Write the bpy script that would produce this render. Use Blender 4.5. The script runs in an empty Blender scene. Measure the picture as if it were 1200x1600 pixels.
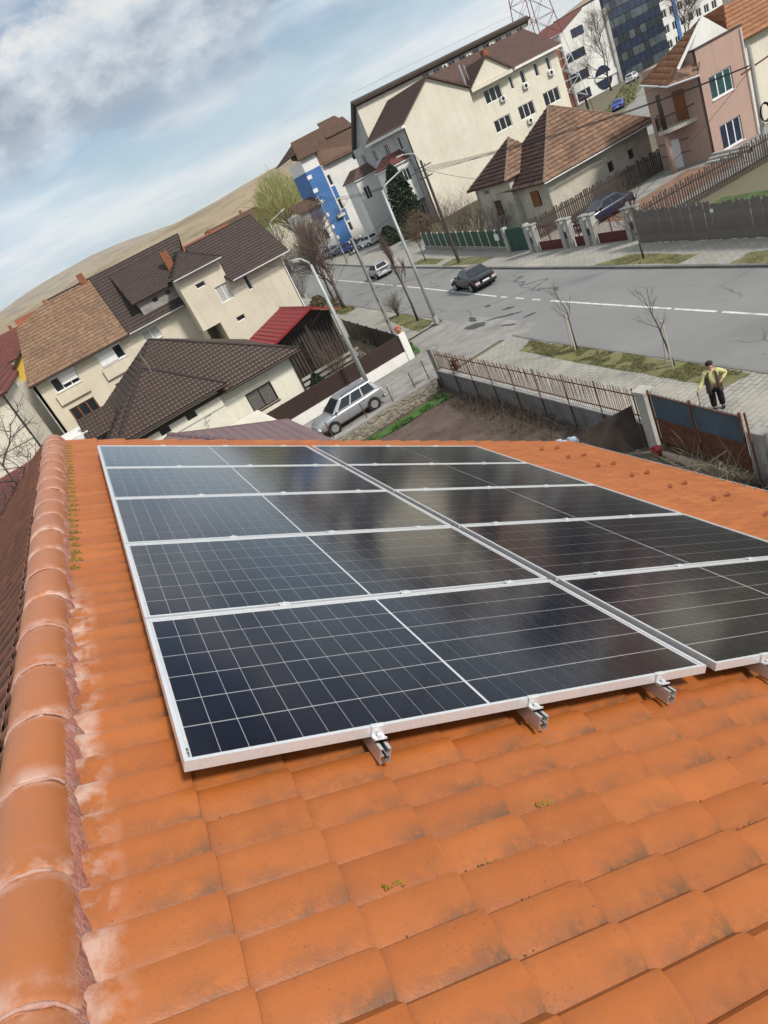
import bpy, bmesh, math, random
from mathutils import Vector as V, Matrix, noise as mnoise
import numpy as np
R = random.Random(7)
rad = math.radians
S = bpy.context.scene
C = S.collection

# ------------------------------------------------------------------ camera
cd = bpy.data.cameras.new('camera')
cam = bpy.data.objects.new('camera', cd); C.objects.link(cam)
cd.sensor_fit = 'HORIZONTAL'; cd.sensor_width = 36.0
cd.lens = 36.0 * 1076.1 / 1200.0
cd.clip_start = 0.05; cd.clip_end = 9000
CAMZ = 11.0
cr = V((0.812672, -0.411426, -0.412665)); cu = V((0.537637, 0.256259, 0.803292)); cf = V((0.224746, 0.874677, -0.429452))
cam.matrix_world = Matrix(((cr.x, cu.x, -cf.x, 0), (cr.y, cu.y, -cf.y, 0), (cr.z, cu.z, -cf.z, CAMZ), (0, 0, 0, 1)))
S.camera = cam

# ------------------------------------------------------------------ light
SUN_EL, SUN_AZ = rad(42), rad(150)      # azimuth from +Y towards +X
sd = V((math.cos(SUN_EL) * math.sin(SUN_AZ), math.cos(SUN_EL) * math.cos(SUN_AZ), math.sin(SUN_EL)))
W = bpy.data.worlds.new('World'); S.world = W; W.use_nodes = True
nt = W.node_tree; nt.nodes.clear(); N = nt.nodes.new; L = nt.links.new
wo = N('ShaderNodeOutputWorld')
sky = N('ShaderNodeTexSky'); sky.sky_type = 'NISHITA'; sky.sun_disc = False
sky.sun_elevation = SUN_EL; sky.sun_rotation = SUN_AZ; sky.dust_density = 0.4; sky.altitude = 350
bg = N('ShaderNodeBackground'); bg.inputs[1].default_value = 0.085
L(sky.outputs[0], bg.inputs[0])
tc = N('ShaderNodeTexCoord'); sx = N('ShaderNodeSeparateXYZ'); L(tc.outputs['Generated'], sx.inputs[0])
def wm(op, a, b=None, c=None, clamp=False):
    n = N('ShaderNodeMath'); n.operation = op; n.use_clamp = clamp
    for i, q in enumerate((a, b, c)):
        if q is None: continue
        if isinstance(q, (int, float)): n.inputs[i].default_value = q
        else: L(q, n.inputs[i])
    return n.outputs[0]
cb = N('ShaderNodeVectorMath'); cb.operation = 'NORMALIZE'; L(tc.outputs['Generated'], cb.inputs[0])
def wnoise(scale, detail, rough, off, rot=0, st=(1, 1, 1), dist=0.0):
    mp = N('ShaderNodeMapping'); mp.inputs['Location'].default_value = off; mp.inputs['Rotation'].default_value = (0, 0, rot)
    mp.inputs['Scale'].default_value = st; L(cb.outputs[0], mp.inputs[0])
    n = N('ShaderNodeTexNoise'); n.inputs['Scale'].default_value = scale; n.inputs['Detail'].default_value = detail
    n.inputs['Roughness'].default_value = rough; n.inputs['Distortion'].default_value = dist; L(mp.outputs[0], n.inputs['Vector'])
    return n.outputs[0]
def wramp(x, *stops):
    r = N('ShaderNodeValToRGB'); e = r.color_ramp.elements
    while len(e) < len(stops): e.new(0.5)
    for q, (p, c) in zip(e, stops): q.position = p; q.color = (c, c, c, 1) if isinstance(c, (int, float)) else (*c, 1)
    L(x, r.inputs[0]); return r.outputs[0]
# thin high veil, broken by blue gaps; low grey-bottomed cumulus; far streaks towards the horizon
def wadd(x, k, y): return wm('ADD', x, wm('MULTIPLY', y, k))
el = sx.outputs[2]
veil = wramp(wadd(wnoise(2.4, 4, 0.58, (3.1, 8.4, 0.35), 0, (1, 1, 4.0)), -0.85, wm('SUBTRACT', wm('SUBTRACT', wm('MINIMUM', el, 0.26), wm('MULTIPLY', wm('MAXIMUM', wm('SUBTRACT', el, 0.34), 0.0), 0.8)), 0.17)), (0.38, 0.10), (0.51, 0.74), (0.66, 0.97))
PO = (2.6, 4.4, 2.2)
puffn = wnoise(4.2, 8, 0.62, PO, 0, (1, 1, 1.75))
puff = wramp(puffn, (0.50, 0.0), (0.56, 0.85), (0.63, 1.0))
shade = wramp(wnoise(4.2, 7, 0.62, (PO[0], PO[1], PO[2] + 0.055), 0, (1, 1, 1.75)), (0.47, (0.95, 0.94, 0.92)), (0.55, (0.70, 0.76, 0.82)), (0.65, (0.34, 0.41, 0.52)))
vcol = wramp(wnoise(3.0, 4, 0.6, (0.3, 5.2, 1.0), rad(8), (1, 1, 7.0)), (0.36, (0.56, 0.71, 0.83)), (0.58, (0.91, 0.94, 0.95)))
cv = N('ShaderNodeBackground'); cv.inputs[1].default_value = 0.84; L(vcol, cv.inputs[0])
cp = N('ShaderNodeBackground'); cp.inputs[1].default_value = 0.76; L(shade, cp.inputs[0])
m1 = N('ShaderNodeMixShader'); L(veil, m1.inputs[0]); L(bg.outputs[0], m1.inputs[1]); L(cv.outputs[0], m1.inputs[2])
m2 = N('ShaderNodeMixShader'); L(wm('MULTIPLY', puff, wramp(el, (0.115, 0.06), (0.19, 0.92))), m2.inputs[0]); L(m1.outputs[0], m2.inputs[1]); L(cp.outputs[0], m2.inputs[2])
L(m2.outputs[0], wo.inputs[0])
sl = bpy.data.lights.new('sun', 'SUN'); sl.energy = 3.2; sl.angle = rad(9); sl.color = (1.0, 0.935, 0.85)
so = bpy.data.objects.new('sun', sl); C.objects.link(so); so.location = (30, -40, 60)
so.rotation_euler = sd.to_track_quat('Z', 'Y').to_euler()
S.view_settings.view_transform = 'Standard'; S.view_settings.look = 'None'
S.view_settings.exposure = 0.27; S.view_settings.gamma = 1.0; S.view_settings.use_curve_mapping = False
S.cycles.max_bounces = 5; S.cycles.diffuse_bounces = 2; S.cycles.glossy_bounces = 3; S.cycles.transparent_max_bounces = 8; S.cycles.use_denoising = True
S.cycles.caustics_reflective = False; S.cycles.caustics_refractive = False

# ------------------------------------------------------------------ materials
MATS = {}
def mat(name, col, rough=0.75, var=0.12, scale=3.0, bump=0.0, bscale=60.0, spec=0.3, metal=0.0, coat=0.0, fine=0.06, dirt=None, dscale=0.6, damt=0.0, streak=0.0):
    if name in MATS: return MATS[name]
    m = bpy.data.materials.new(name); m.use_nodes = True; t = m.node_tree; b = t.nodes['Principled BSDF']
    n, l = t.nodes.new, t.links.new
    tcn = n('ShaderNodeTexCoord'); co = tcn.outputs['Object']
    def nz(sc, det=4, ro=0.55):
        q = n('ShaderNodeTexNoise'); q.inputs['Scale'].default_value = sc; q.inputs['Detail'].default_value = det; q.inputs['Roughness'].default_value = ro
        l(co, q.inputs['Vector']); return q.outputs[0]
    a = n('ShaderNodeMapRange'); a.inputs[1].default_value = 0.25; a.inputs[2].default_value = 0.75
    a.inputs[3].default_value = 1 - var; a.inputs[4].default_value = 1 + var; l(nz(scale), a.inputs[0])
    f = n('ShaderNodeMapRange'); f.inputs[1].default_value = 0.25; f.inputs[2].default_value = 0.75
    f.inputs[3].default_value = 1 - fine; f.inputs[4].default_value = 1 + fine; l(nz(scale * 14, 3), f.inputs[0])
    mu = n('ShaderNodeMath'); mu.operation = 'MULTIPLY'; l(a.outputs[0], mu.inputs[0]); l(f.outputs[0], mu.inputs[1])
    vm = n('ShaderNodeVectorMath'); vm.operation = 'SCALE'; vm.inputs[0].default_value = col; l(mu.outputs[0], vm.inputs['Scale'])
    out = vm.outputs[0]
    if dirt:
        mr = n('ShaderNodeMapRange'); mr.inputs[1].default_value = 0.46; mr.inputs[2].default_value = 0.72; mr.inputs[4].default_value = damt
        l(nz(dscale, 7, 0.65), mr.inputs[0])
        mx = n('ShaderNodeMix'); mx.data_type = 'RGBA'; l(mr.outputs[0], mx.inputs[0]); l(out, mx.inputs[6]); mx.inputs[7].default_value = (*dirt, 1)
        out = mx.outputs[2]
    if streak:
        mp = n('ShaderNodeMapping'); mp.inputs['Scale'].default_value = (1, 1, 0.07); l(co, mp.inputs[0])
        q = n('ShaderNodeTexNoise'); q.inputs['Scale'].default_value = 2.6; q.inputs['Detail'].default_value = 5; q.inputs['Roughness'].default_value = 0.7; l(mp.outputs[0], q.inputs['Vector'])
        mr = n('ShaderNodeMapRange'); mr.inputs[1].default_value = 0.45; mr.inputs[2].default_value = 0.75; mr.inputs[3].default_value = 1.0; mr.inputs[4].default_value = 1 - streak; l(q.outputs[0], mr.inputs[0])
        v2 = n('ShaderNodeVectorMath'); v2.operation = 'SCALE'; l(out, v2.inputs[0]); l(mr.outputs[0], v2.inputs['Scale']); out = v2.outputs[0]
    l(out, b.inputs['Base Color'])
    b.inputs['Roughness'].default_value = rough; b.inputs['Metallic'].default_value = metal
    b.inputs['Specular IOR Level'].default_value = spec; b.inputs['Coat Weight'].default_value = coat; b.inputs['Coat Roughness'].default_value = 0.08
    if bump:
        bp = n('ShaderNodeBump'); bp.inputs['Strength'].default_value = bump; bp.inputs['Distance'].default_value = 0.02
        l(nz(bscale, 5, 0.6), bp.inputs['Height']); l(bp.outputs[0], b.inputs['Normal'])
    MATS[name] = m; return m
def tilemat(name, col, col2, rough=0.8, tvar=0.25, stain=None, samt=0.5, sscale=0.8):
    """roof covering: every tile cell (UV integer cell) has its own tone, plus weather stains"""
    m = bpy.data.materials.new(name); m.use_nodes = True; t = m.node_tree; b = t.nodes['Principled BSDF']; n, l = t.nodes.new, t.links.new
    uv = n('ShaderNodeUVMap'); fl = n('ShaderNodeVectorMath'); fl.operation = 'FLOOR'; l(uv.outputs[0], fl.inputs[0])
    wn = n('ShaderNodeTexWhiteNoise'); wn.noise_dimensions = '2D'; l(fl.outputs[0], wn.inputs['Vector'])
    mx = n('ShaderNodeMix'); mx.data_type = 'RGBA'; mx.inputs[6].default_value = (*col, 1); mx.inputs[7].default_value = (*col2, 1)
    l(wn.outputs['Value'], mx.inputs[0]); out = mx.outputs[2]
    tcn = n('ShaderNodeTexCoord')
    q = n('ShaderNodeTexNoise'); q.inputs['Scale'].default_value = 6; q.inputs['Detail'].default_value = 6; l(tcn.outputs['Object'], q.inputs['Vector'])
    a = n('ShaderNodeMapRange'); a.inputs[1].default_value = 0.3; a.inputs[2].default_value = 0.7; a.inputs[3].default_value = 1 - tvar; a.inputs[4].default_value = 1 + tvar
    l(q.outputs[0], a.inputs[0])
    vm = n('ShaderNodeVectorMath'); vm.operation = 'SCALE'; l(out, vm.inputs[0]); l(a.outputs[0], vm.inputs['Scale']); out = vm.outputs[0]
    if stain:
        q2 = n('ShaderNodeTexNoise'); q2.inputs['Scale'].default_value = sscale; q2.inputs['Detail'].default_value = 8; q2.inputs['Roughness'].default_value = 0.7
        l(tcn.outputs['Object'], q2.inputs['Vector'])
        mr = n('ShaderNodeMapRange'); mr.inputs[1].default_value = 0.45; mr.inputs[2].default_value = 0.7; mr.inputs[4].default_value = samt; l(q2.outputs[0], mr.inputs[0])
        m3 = n('ShaderNodeMix'); m3.data_type = 'RGBA'; l(mr.outputs[0], m3.inputs[0]); l(out, m3.inputs[6]); m3.inputs[7].default_value = (*stain, 1); out = m3.outputs[2]
    l(out, b.inputs['Base Color']); b.inputs['Roughness'].default_value = rough; b.inputs['Specular IOR Level'].default_value = 0.3
    MATS[name] = m; return m

# ------------------------------------------------------------------ mesh helpers
class B:
    def __init__(s): s.v = []; s.f = []; s.uv = {}
    def add(s, vs, fs):
        o = len(s.v); s.v += [tuple(p) for p in vs]; s.f += [tuple(i + o for i in f) for f in fs]; return s
    def box(s, x0, y0, z0, x1, y1, z1):
        if x0 > x1: x0, x1 = x1, x0
        if y0 > y1: y0, y1 = y1, y0
        if z0 > z1: z0, z1 = z1, z0
        return s.add([(x0, y0, z0), (x1, y0, z0), (x1, y1, z0), (x0, y1, z0), (x0, y0, z1), (x1, y0, z1), (x1, y1, z1), (x0, y1, z1)],
                     [(0, 3, 2, 1), (4, 5, 6, 7), (0, 1, 5, 4), (1, 2, 6, 5), (2, 3, 7, 6), (3, 0, 4, 7)])
    def beam(s, p, q, w, h, up=(0, 0, 1)):
        p, q, up = V(p), V(q), V(up); d = (q - p).normalized(); a = d.cross(up)
        a = (a if a.length > 1e-6 else d.cross(V((1, 0, 0)))).normalized(); b = a.cross(d)
        a *= w / 2; b *= h / 2
        return s.add([p - a - b, p + a - b, p + a + b, p - a + b, q - a - b, q + a - b, q + a + b, q - a + b],
                     [(0, 3, 2, 1), (4, 5, 6, 7), (0, 1, 5, 4), (1, 2, 6, 5), (2, 3, 7, 6), (3, 0, 4, 7)])
    def prism(s, poly, vec):
        n = len(poly); vec = V(vec); P = [V(p) for p in poly]
        return s.add(P + [p + vec for p in P], [tuple(range(n))[::-1], tuple(range(n, 2 * n))] + [(i, (i + 1) % n, n + (i + 1) % n, n + i) for i in range(n)])
    def tube(s, pts, r, n=6, cap=True):
        pts = [V(p) for p in pts]; k = len(pts); rs = r if isinstance(r, (list, tuple)) else [r] * k; o = len(s.v); ref = V((0.31, 0.17, 0.93))
        for i, p in enumerate(pts):
            d = (pts[min(i + 1, k - 1)] - pts[max(i - 1, 0)]); d = d.normalized() if d.length > 1e-9 else V((0, 0, 1))
            a = d.cross(ref); a = a.normalized() if a.length > 1e-4 else d.cross(V((1, 0, 0))).normalized(); b = a.cross(d)
            for j in range(n):
                th = 2 * math.pi * j / n; s.v.append(tuple(p + (a * math.cos(th) + b * math.sin(th)) * rs[i]))
        for i in range(k - 1):
            for j in range(n):
                s.f.append((o + i * n + j, o + i * n + (j + 1) % n, o + (i + 1) * n + (j + 1) % n, o + (i + 1) * n + j))
        if cap: s.f.append(tuple(o + j for j in range(n))[::-1]); s.f.append(tuple(o + (k - 1) * n + j for j in range(n)))
        return s
    def ball(s, c, r, nu=10, nv=6):
        c = V(c); r = r if isinstance(r, (tuple, list)) else (r, r, r); o = len(s.v)
        for i in range(nv + 1):
            ph = math.pi * i / nv
            for j in range(nu):
                th = 2 * math.pi * j / nu; s.v.append((c.x + r[0] * math.sin(ph) * math.cos(th), c.y + r[1] * math.sin(ph) * math.sin(th), c.z + r[2] * math.cos(ph)))
        for i in range(nv):
            for j in range(nu): s.f.append((o + i * nu + j, o + (i + 1) * nu + j, o + (i + 1) * nu + (j + 1) % nu, o + i * nu + (j + 1) % nu))
        return s
    def lathe(s, c, prof, n=16):
        c = V(c); o = len(s.v)
        for (r, z) in prof:
            for j in range(n): th = 2 * math.pi * j / n; s.v.append((c.x + r * math.cos(th), c.y + r * math.sin(th), c.z + z))
        for i in range(len(prof) - 1):
            for j in range(n): s.f.append((o + i * n + j, o + i * n + (j + 1) % n, o + (i + 1) * n + (j + 1) % n, o + (i + 1) * n + j))
        return s
    def build(s, name, m, parent=None, smooth=False, bevel=0.0, **tags):
        me = bpy.data.meshes.new(name); me.from_pydata(s.v, [], s.f)
        if s.uv:
            u = me.uv_layers.new(name='UVMap')
            for p in me.polygons:
                for li, vi in zip(p.loop_indices, p.vertices): u.data[li].uv = s.uv.get(vi, (0, 0))
        me.validate()
        me.materials.append(MATS[m] if isinstance(m, str) else m)
        if smooth: me.polygons.foreach_set('use_smooth', [True] * len(me.polygons))
        o = bpy.data.objects.new(name, me); C.objects.link(o)
        if bevel:
            bv = o.modifiers.new('bevel', 'BEVEL'); bv.width = bevel; bv.segments = 2; bv.limit_method = 'ANGLE'
        adopt(o, parent)
        for k, q in tags.items(): o[{'cat': 'category'}.get(k, k)] = q
        return o
def adopt(o, parent):
    if parent is not None:
        o.parent = parent
        if parent.get('_w'): o.matrix_parent_inverse = Matrix.Translation(-parent.location)
def thing(name, label, cat, loc=(0, 0, 0), group=None, world=True, rz=0.0):
    o = bpy.data.objects.new(name, None); C.objects.link(o); o.empty_display_size = 0.3
    o.location = loc; o.rotation_euler = (0, 0, rz); o['label'] = label; o['category'] = cat
    if group: o['group'] = group
    if world: o['_w'] = 1
    return o
def link_part(name, me, parent, mtx=None):
    o = bpy.data.objects.new(name, me); C.objects.link(o); o.parent = parent
    if parent is not None and parent.get('_w'): o.matrix_parent_inverse = Matrix.Translation(-parent.location)
    if mtx is not None: o.matrix_basis = mtx
    return o
def dup(root, loc, rz, label=None):
    r = root.copy(); C.objects.link(r); r.location = loc; r.rotation_euler = (0, 0, rz)
    if label: r['label'] = label
    for ch in root.children:
        c = ch.copy(); C.objects.link(c); c.parent = r
        for g in ch.children:
            d = g.copy(); C.objects.link(d); d.parent = c
    return r
def fbm(x, y, z=0.0): return mnoise.fractal(V((x, y, z)), 1.0, 2.0, 4)

def roofplane(name, pts, m, parent, course=0.34, pitch=0.22, amp=0.03, step=0.035, res=4, thick=0.1):
    """a tiled roof plane: stepped courses and rolls, clipped to the convex polygon pts (pts[0]-pts[1] is the eave)"""
    P = [V(p) for p in pts]; e = (P[1] - P[0]).normalized(); n = (P[1] - P[0]).cross(P[2] - P[0]).normalized()
    if n.z < 0: n = -n
    u = n.cross(e)
    if u.z < 0: u = -u
    o = P[0]; E = [(p - o).dot(e) for p in P]; U = [(p - o).dot(u) for p in P]
    e0, e1, u1 = min(E), max(E), max(U); nu = int(math.ceil((u1 - min(U)) / course)); ne = int(math.ceil((e1 - e0) / pitch)) * res
    bm = bmesh.new(); lay = bm.loops.layers.uv.new('UVMap'); de = pitch / res
    for k in range(nu):
        a0, a1 = k * course + min(U), (k + 1) * course + min(U)
        rows = []
        for (uu, hh) in ((a0, -0.005), (a0, step), (a1, 0.004)):
            row = []
            for j in range(ne + 1):
                ee = e0 + j * de; h = amp * (0.5 - 0.5 * math.cos(2 * math.pi * j / res)) if res > 2 else amp * (j % 2)
                row.append(bm.verts.new(o + e * ee + u * uu + n * (h * (0.3 if hh < 0 else 1) + hh)))
            rows.append(row)
        for r in range(2):
            for j in range(ne):
                f = bm.faces.new((rows[r][j], rows[r][j + 1], rows[r + 1][j + 1], rows[r + 1][j]))
                f.smooth = (r == 1)
                for lp in f.loops: lp[lay].uv = (j // res + 0.5, k + 0.5)
    cen = sum(P, V()) / len(P)
    for i in range(len(P)):
        a, b = P[i], P[(i + 1) % len(P)]; pn = (b - a).cross(n)
        if pn.length < 1e-6: continue
        if (cen - a).dot(pn) > 0: pn = -pn
        bmesh.ops.bisect_plane(bm, geom=bm.verts[:] + bm.edges[:] + bm.faces[:], plane_co=a, plane_no=pn.normalized(), clear_outer=True)
    lo = [bm.verts.new(p - n * 0.006) for p in P]; lb = [bm.verts.new(p - n * thick) for p in P]
    bm.faces.new(lo); bm.faces.new(lb[::-1])
    for i in range(len(P)): bm.faces.new((lo[i], lb[i], lb[(i + 1) % len(P)], lo[(i + 1) % len(P)]))
    me = bpy.data.meshes.new(name); bm.to_mesh(me); bm.free(); me.materials.append(MATS[m])
    ob = bpy.data.objects.new(name, me); C.objects.link(ob); adopt(ob, parent); return ob

def facade(name, o, e, w, h, holes, m, parent, t=0.25, zb=0.0):
    """wall slab with real window openings; o = lower left corner seen from outside, e = direction along the wall"""
    o, e = V(o), V(e).normalized(); nrm = e.cross(V((0, 0, 1)))       # outward
    xs = sorted({0.0, w} | {q for hl in holes for q in hl[:2]}); zs = sorted({zb, h} | {q for hl in holes for q in hl[2:4]})
    b = B(); up = V((0, 0, 1))
    def P(x, z, d=0.0): return o + e * x + up * z - nrm * d
    for i in range(len(xs) - 1):
        for j in range(len(zs) - 1):
            cx, cz = (xs[i] + xs[i + 1]) / 2, (zs[j] + zs[j + 1]) / 2
            if any(hl[0] < cx < hl[1] and hl[2] < cz < hl[3] for hl in holes): continue
            b.add([P(xs[i], zs[j]), P(xs[i + 1], zs[j]), P(xs[i + 1], zs[j + 1]), P(xs[i], zs[j + 1])], [(0, 1, 2, 3)])
    for hl in holes:
        x0, x1, z0, z1 = hl[:4]; c = [(x0, z0), (x1, z0), (x1, z1), (x0, z1)]
        for i in range(4):
            (a, q), (a2, q2) = c[i], c[(i + 1) % 4]
            b.add([P(a, q), P(a2, q2), P(a2, q2, t), P(a, q, t)], [(0, 1, 2, 3)])
    return b.build(name, m, parent)
def window(parent, o, e, hole, nm=1, frame='white_pvc', glass='dark_glass', depth=0.12, fw=0.07, sill=None, curtain=None, horiz=0, name='window'):
    """frame, mullions, one pane per light, optional sill; sits in its opening"""
    o, e = V(o), V(e).normalized(); nrm = e.cross(V((0, 0, 1))); up = V((0, 0, 1)); x0, x1, z0, z1 = hole[:4]
    def bx(b, xa, xb, za, zb, d0, d1):
        c = [o + e * x + up * z - nrm * d for d in (d0, d1) for (x, z) in ((xa, za), (xb, za), (xb, zb), (xa, zb))]
        b.add(c, [(0, 1, 2, 3), (7, 6, 5, 4), (0, 4, 5, 1), (1, 5, 6, 2), (2, 6, 7, 3), (3, 7, 4, 0)])
    b = B(); d0, d1 = depth - 0.03, depth + 0.04
    bx(b, x0, x1, z0, z0 + fw, d0, d1); bx(b, x0, x1, z1 - fw, z1, d0, d1); bx(b, x0, x0 + fw, z0 + fw, z1 - fw, d0, d1); bx(b, x1 - fw, x1, z0 + fw, z1 - fw, d0, d1)
    n = nm + 1; cells = []
    for i in range(n):
        a = x0 + (x1 - x0) * i / n + (fw if i == 0 else fw / 2); c = x0 + (x1 - x0) * (i + 1) / n - (fw if i == n - 1 else fw / 2)
        if i: bx(b, a - fw, a, z0 + fw, z1 - fw, d0, d1)
        cells.append((a, c))
    fr = b.build(name, frame, parent)
    for i, (a, c) in enumerate(cells):
        q = B(); bx(q, a, c, z0 + fw, z1 - fw, depth + 0.005, depth + 0.02); q.build('pane', curtain if (curtain and i in (0, n - 1)) else glass, fr)
    if sill:
        q = B(); bx(q, x0 - 0.06, x1 + 0.06, z0 - 0.05, z0 - 0.002, -0.07, 0.02); q.build('sill', sill, fr)
    return fr

# ------------------------------------------------------------------ material library
mat('white_pvc', (0.78, 0.78, 0.77), 0.45, 0.04); mat('white_paint', (0.76, 0.75, 0.72), 0.7, 0.06, 1.2, 0.15, 90, dirt=(0.45, 0.42, 0.38), damt=0.35, streak=0.13)
mat('dark_glass', (0.018, 0.022, 0.028), 0.06, 0.3, 1.5, spec=0.6); mat('blue_glass', (0.010, 0.020, 0.050), 0.05, 0.4, 0.8, spec=0.6)
mat('teal_glass', (0.02, 0.07, 0.075), 0.06, 0.4, 2.0, spec=0.6); mat('curtain', (0.42, 0.42, 0.40), 0.6, 0.25, 9.0)
mat('cream', (0.69, 0.645, 0.535), 0.85, 0.05, 0.5, 0.15, 90, dirt=(0.46, 0.41, 0.31), dscale=0.35, damt=0.30, streak=0.13)
mat('beige', (0.66, 0.595, 0.475), 0.85, 0.06, 0.5, 0.15, 90, dirt=(0.42, 0.36, 0.27), dscale=0.4, damt=0.30, streak=0.13)
mat('ivory', (0.76, 0.73, 0.61), 0.85, 0.05, 0.5, 0.15, 90, dirt=(0.52, 0.48, 0.38), damt=0.25, streak=0.13)
mat('grey_and_shaded_render', (0.44, 0.44, 0.43), 0.85, 0.10, 0.7, 0.2, 80, dirt=(0.25, 0.25, 0.24), damt=0.5, streak=0.13)  # grey walls, and painted shade on apartment walls turned from the sun
mat('old_render', (0.54, 0.50, 0.41), 0.9, 0.12, 0.8, 0.3, 60, dirt=(0.22, 0.21, 0.19), damt=0.6, streak=0.13)
mat('pink_render', (0.43, 0.295, 0.245), 0.88, 0.06, 0.6, 0.2, 80, dirt=(0.30, 0.20, 0.17), damt=0.3, streak=0.13)
mat('blue_render', (0.065, 0.175, 0.42), 0.7, 0.10, 0.5, streak=0.3); mat('yellow_render', (0.62, 0.42, 0.08), 0.85, 0.08)
mat('concrete', (0.30, 0.29, 0.27), 0.9, 0.15, 1.5, 0.4, 40, dirt=(0.14, 0.135, 0.125), dscale=1.3, damt=0.7)
mat('wall_concrete', (0.205, 0.203, 0.20), 0.9, 0.15, 1.5, 0.4, 40, dirt=(0.11, 0.105, 0.10), dscale=1.3, damt=0.7, streak=0.2)
mat('pale_concrete', (0.42, 0.41, 0.38), 0.9, 0.12, 1.5, 0.35, 40, dirt=(0.20, 0.19, 0.17), dscale=1.0, damt=0.5)
mat('wood_grey', (0.175, 0.157, 0.14), 0.9, 0.30, 2.5, 0.5, 25, dirt=(0.08, 0.072, 0.065), damt=0.7)
mat('wood_dark', (0.065, 0.050, 0.042), 0.9, 0.3, 2.0, 0.4, 25); mat('wood_brown', (0.22, 0.085, 0.028), 0.6, 0.2, 3.0)
mat('brown_metal', (0.048, 0.028, 0.023), 0.5, 0.12, 1.0); mat('black_metal', (0.02, 0.02, 0.021), 0.5, 0.2)
mat('red_metal', (0.30, 0.022, 0.024), 0.35, 0.10, 0.8, spec=0.5); mat('maroon', (0.10, 0.022, 0.022), 0.55, 0.25, 1.2)
mat('rust', (0.125, 0.050, 0.030), 0.85, 0.3, 3.0, 0.3, 50, dirt=(0.07, 0.03, 0.02), dscale=2, damt=0.6)
mat('rusty_iron', (0.13, 0.055, 0.033), 0.85, 0.3, 4.0); mat('green_metal', (0.030, 0.085, 0.052), 0.6, 0.2, 1.0, dirt=(0.02, 0.045, 0.03), damt=0.6)
mat('green_door', (0.022, 0.075, 0.06), 0.55, 0.15); mat('blue_sheet', (0.060, 0.092, 0.130), 0.45, 0.25, 0.9, spec=0.4, dirt=(0.07, 0.115, 0.12), dscale=0.7, damt=0.7)
mat('galvanised', (0.42, 0.43, 0.43), 0.5, 0.12, 3.0, metal=0.3, dirt=(0.25, 0.25, 0.25), damt=0.4)
mat('alu', (0.80, 0.81, 0.82), 0.38, 0.05, 4.0, metal=0.55); mat('alu_mill', (0.66, 0.65, 0.64), 0.42, 0.10, 6.0, metal=0.8)
mat('bark', (0.075, 0.062, 0.052), 0.95, 0.3, 6.0, 0.5, 40); mat('twig', (0.10, 0.072, 0.060), 0.95, 0.25, 3.0); mat('twig_red', (0.125, 0.088, 0.073), 0.95, 0.25, 3.0)
mat('stake', (0.52, 0.46, 0.38), 0.85, 0.1); mat('tin', (0.5, 0.5, 0.5), 0.4, 0.1, metal=0.7)
mat('leaf_dark', (0.018, 0.035, 0.014), 0.7, 0.4, 2.0); mat('leaf_green', (0.055, 0.12, 0.025), 0.7, 0.4, 3.0); mat('willow', (0.20, 0.215, 0.06), 0.8, 0.35, 0.7); mat('hedge_brown', (0.13, 0.10, 0.06), 0.9, 0.4, 1.5)
mat('grass', (0.135, 0.135, 0.055), 0.95, 0.35, 1.5, dirt=(0.20, 0.17, 0.10), dscale=1.6, damt=0.7); mat('lawn', (0.06, 0.10, 0.028), 0.9, 0.35, 1.5)
mat('soil', (0.095, 0.070, 0.057), 0.97, 0.30, 1.2, 0.8, 25, dirt=(0.16, 0.122, 0.10), dscale=0.5, damt=0.7)
mat('dirt', (0.10, 0.088, 0.068), 0.97, 0.35, 1.0, 0.8, 20, dirt=(0.20, 0.18, 0.15), dscale=3.0, damt=0.7)
mat('terrain', (0.15, 0.135, 0.085), 0.95, 0.25, 0.02, dirt=(0.09, 0.09, 0.05), dscale=0.012, damt=0.7)
mat('stone', (0.24, 0.215, 0.175), 0.92, 0.35, 3.0, 0.6, 30); mat('mortar', (0.30, 0.27, 0.21), 0.95, 0.15, 5.0, 0.5, 40)
mat('rubber', (0.018, 0.018, 0.018), 0.85, 0.1); mat('plate_white', (0.75, 0.75, 0.74), 0.5, 0.03); mat('lamp_clear', (0.65, 0.66, 0.68), 0.15, 0.1, spec=0.6); mat('lamp_red', (0.30, 0.03, 0.02), 0.25, 0.1, spec=0.5); mat('lamp_pale', (0.55, 0.42, 0.40), 0.2, 0.1, spec=0.5)
def paint(name, col, metal=0.0, rough=0.3): return mat(name, col, rough, 0.05, 1.0, spec=0.5, metal=metal, coat=0.45)
paint('paint_silver', (0.36, 0.37, 0.385), 0.5, 0.33); paint('paint_black', (0.010, 0.011, 0.014)); paint('paint_navy', (0.008, 0.012, 0.04)); paint('paint_blue', (0.02, 0.07, 0.42)); paint('paint_white', (0.66, 0.67, 0.68))
tilemat('tile_brown_old', (0.205, 0.120, 0.075), (0.255, 0.165, 0.105), stain=(0.10, 0.07, 0.05), samt=0.5, sscale=0.5)
tilemat('tile_dark', (0.046, 0.030, 0.025), (0.058, 0.039, 0.032), 0.6, 0.12); tilemat('tile_choc', (0.046, 0.028, 0.021), (0.055, 0.034, 0.026), 0.42, 0.10)
tilemat('tile_mix', (0.185, 0.105, 0.070), (0.28, 0.175, 0.115), stain=(0.09, 0.06, 0.05), samt=0.7, sscale=0.6); tilemat('tile_mix_shaded', (0.085, 0.045, 0.038), (0.125, 0.075, 0.058), stain=(0.05, 0.032, 0.028), samt=0.6)
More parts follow.
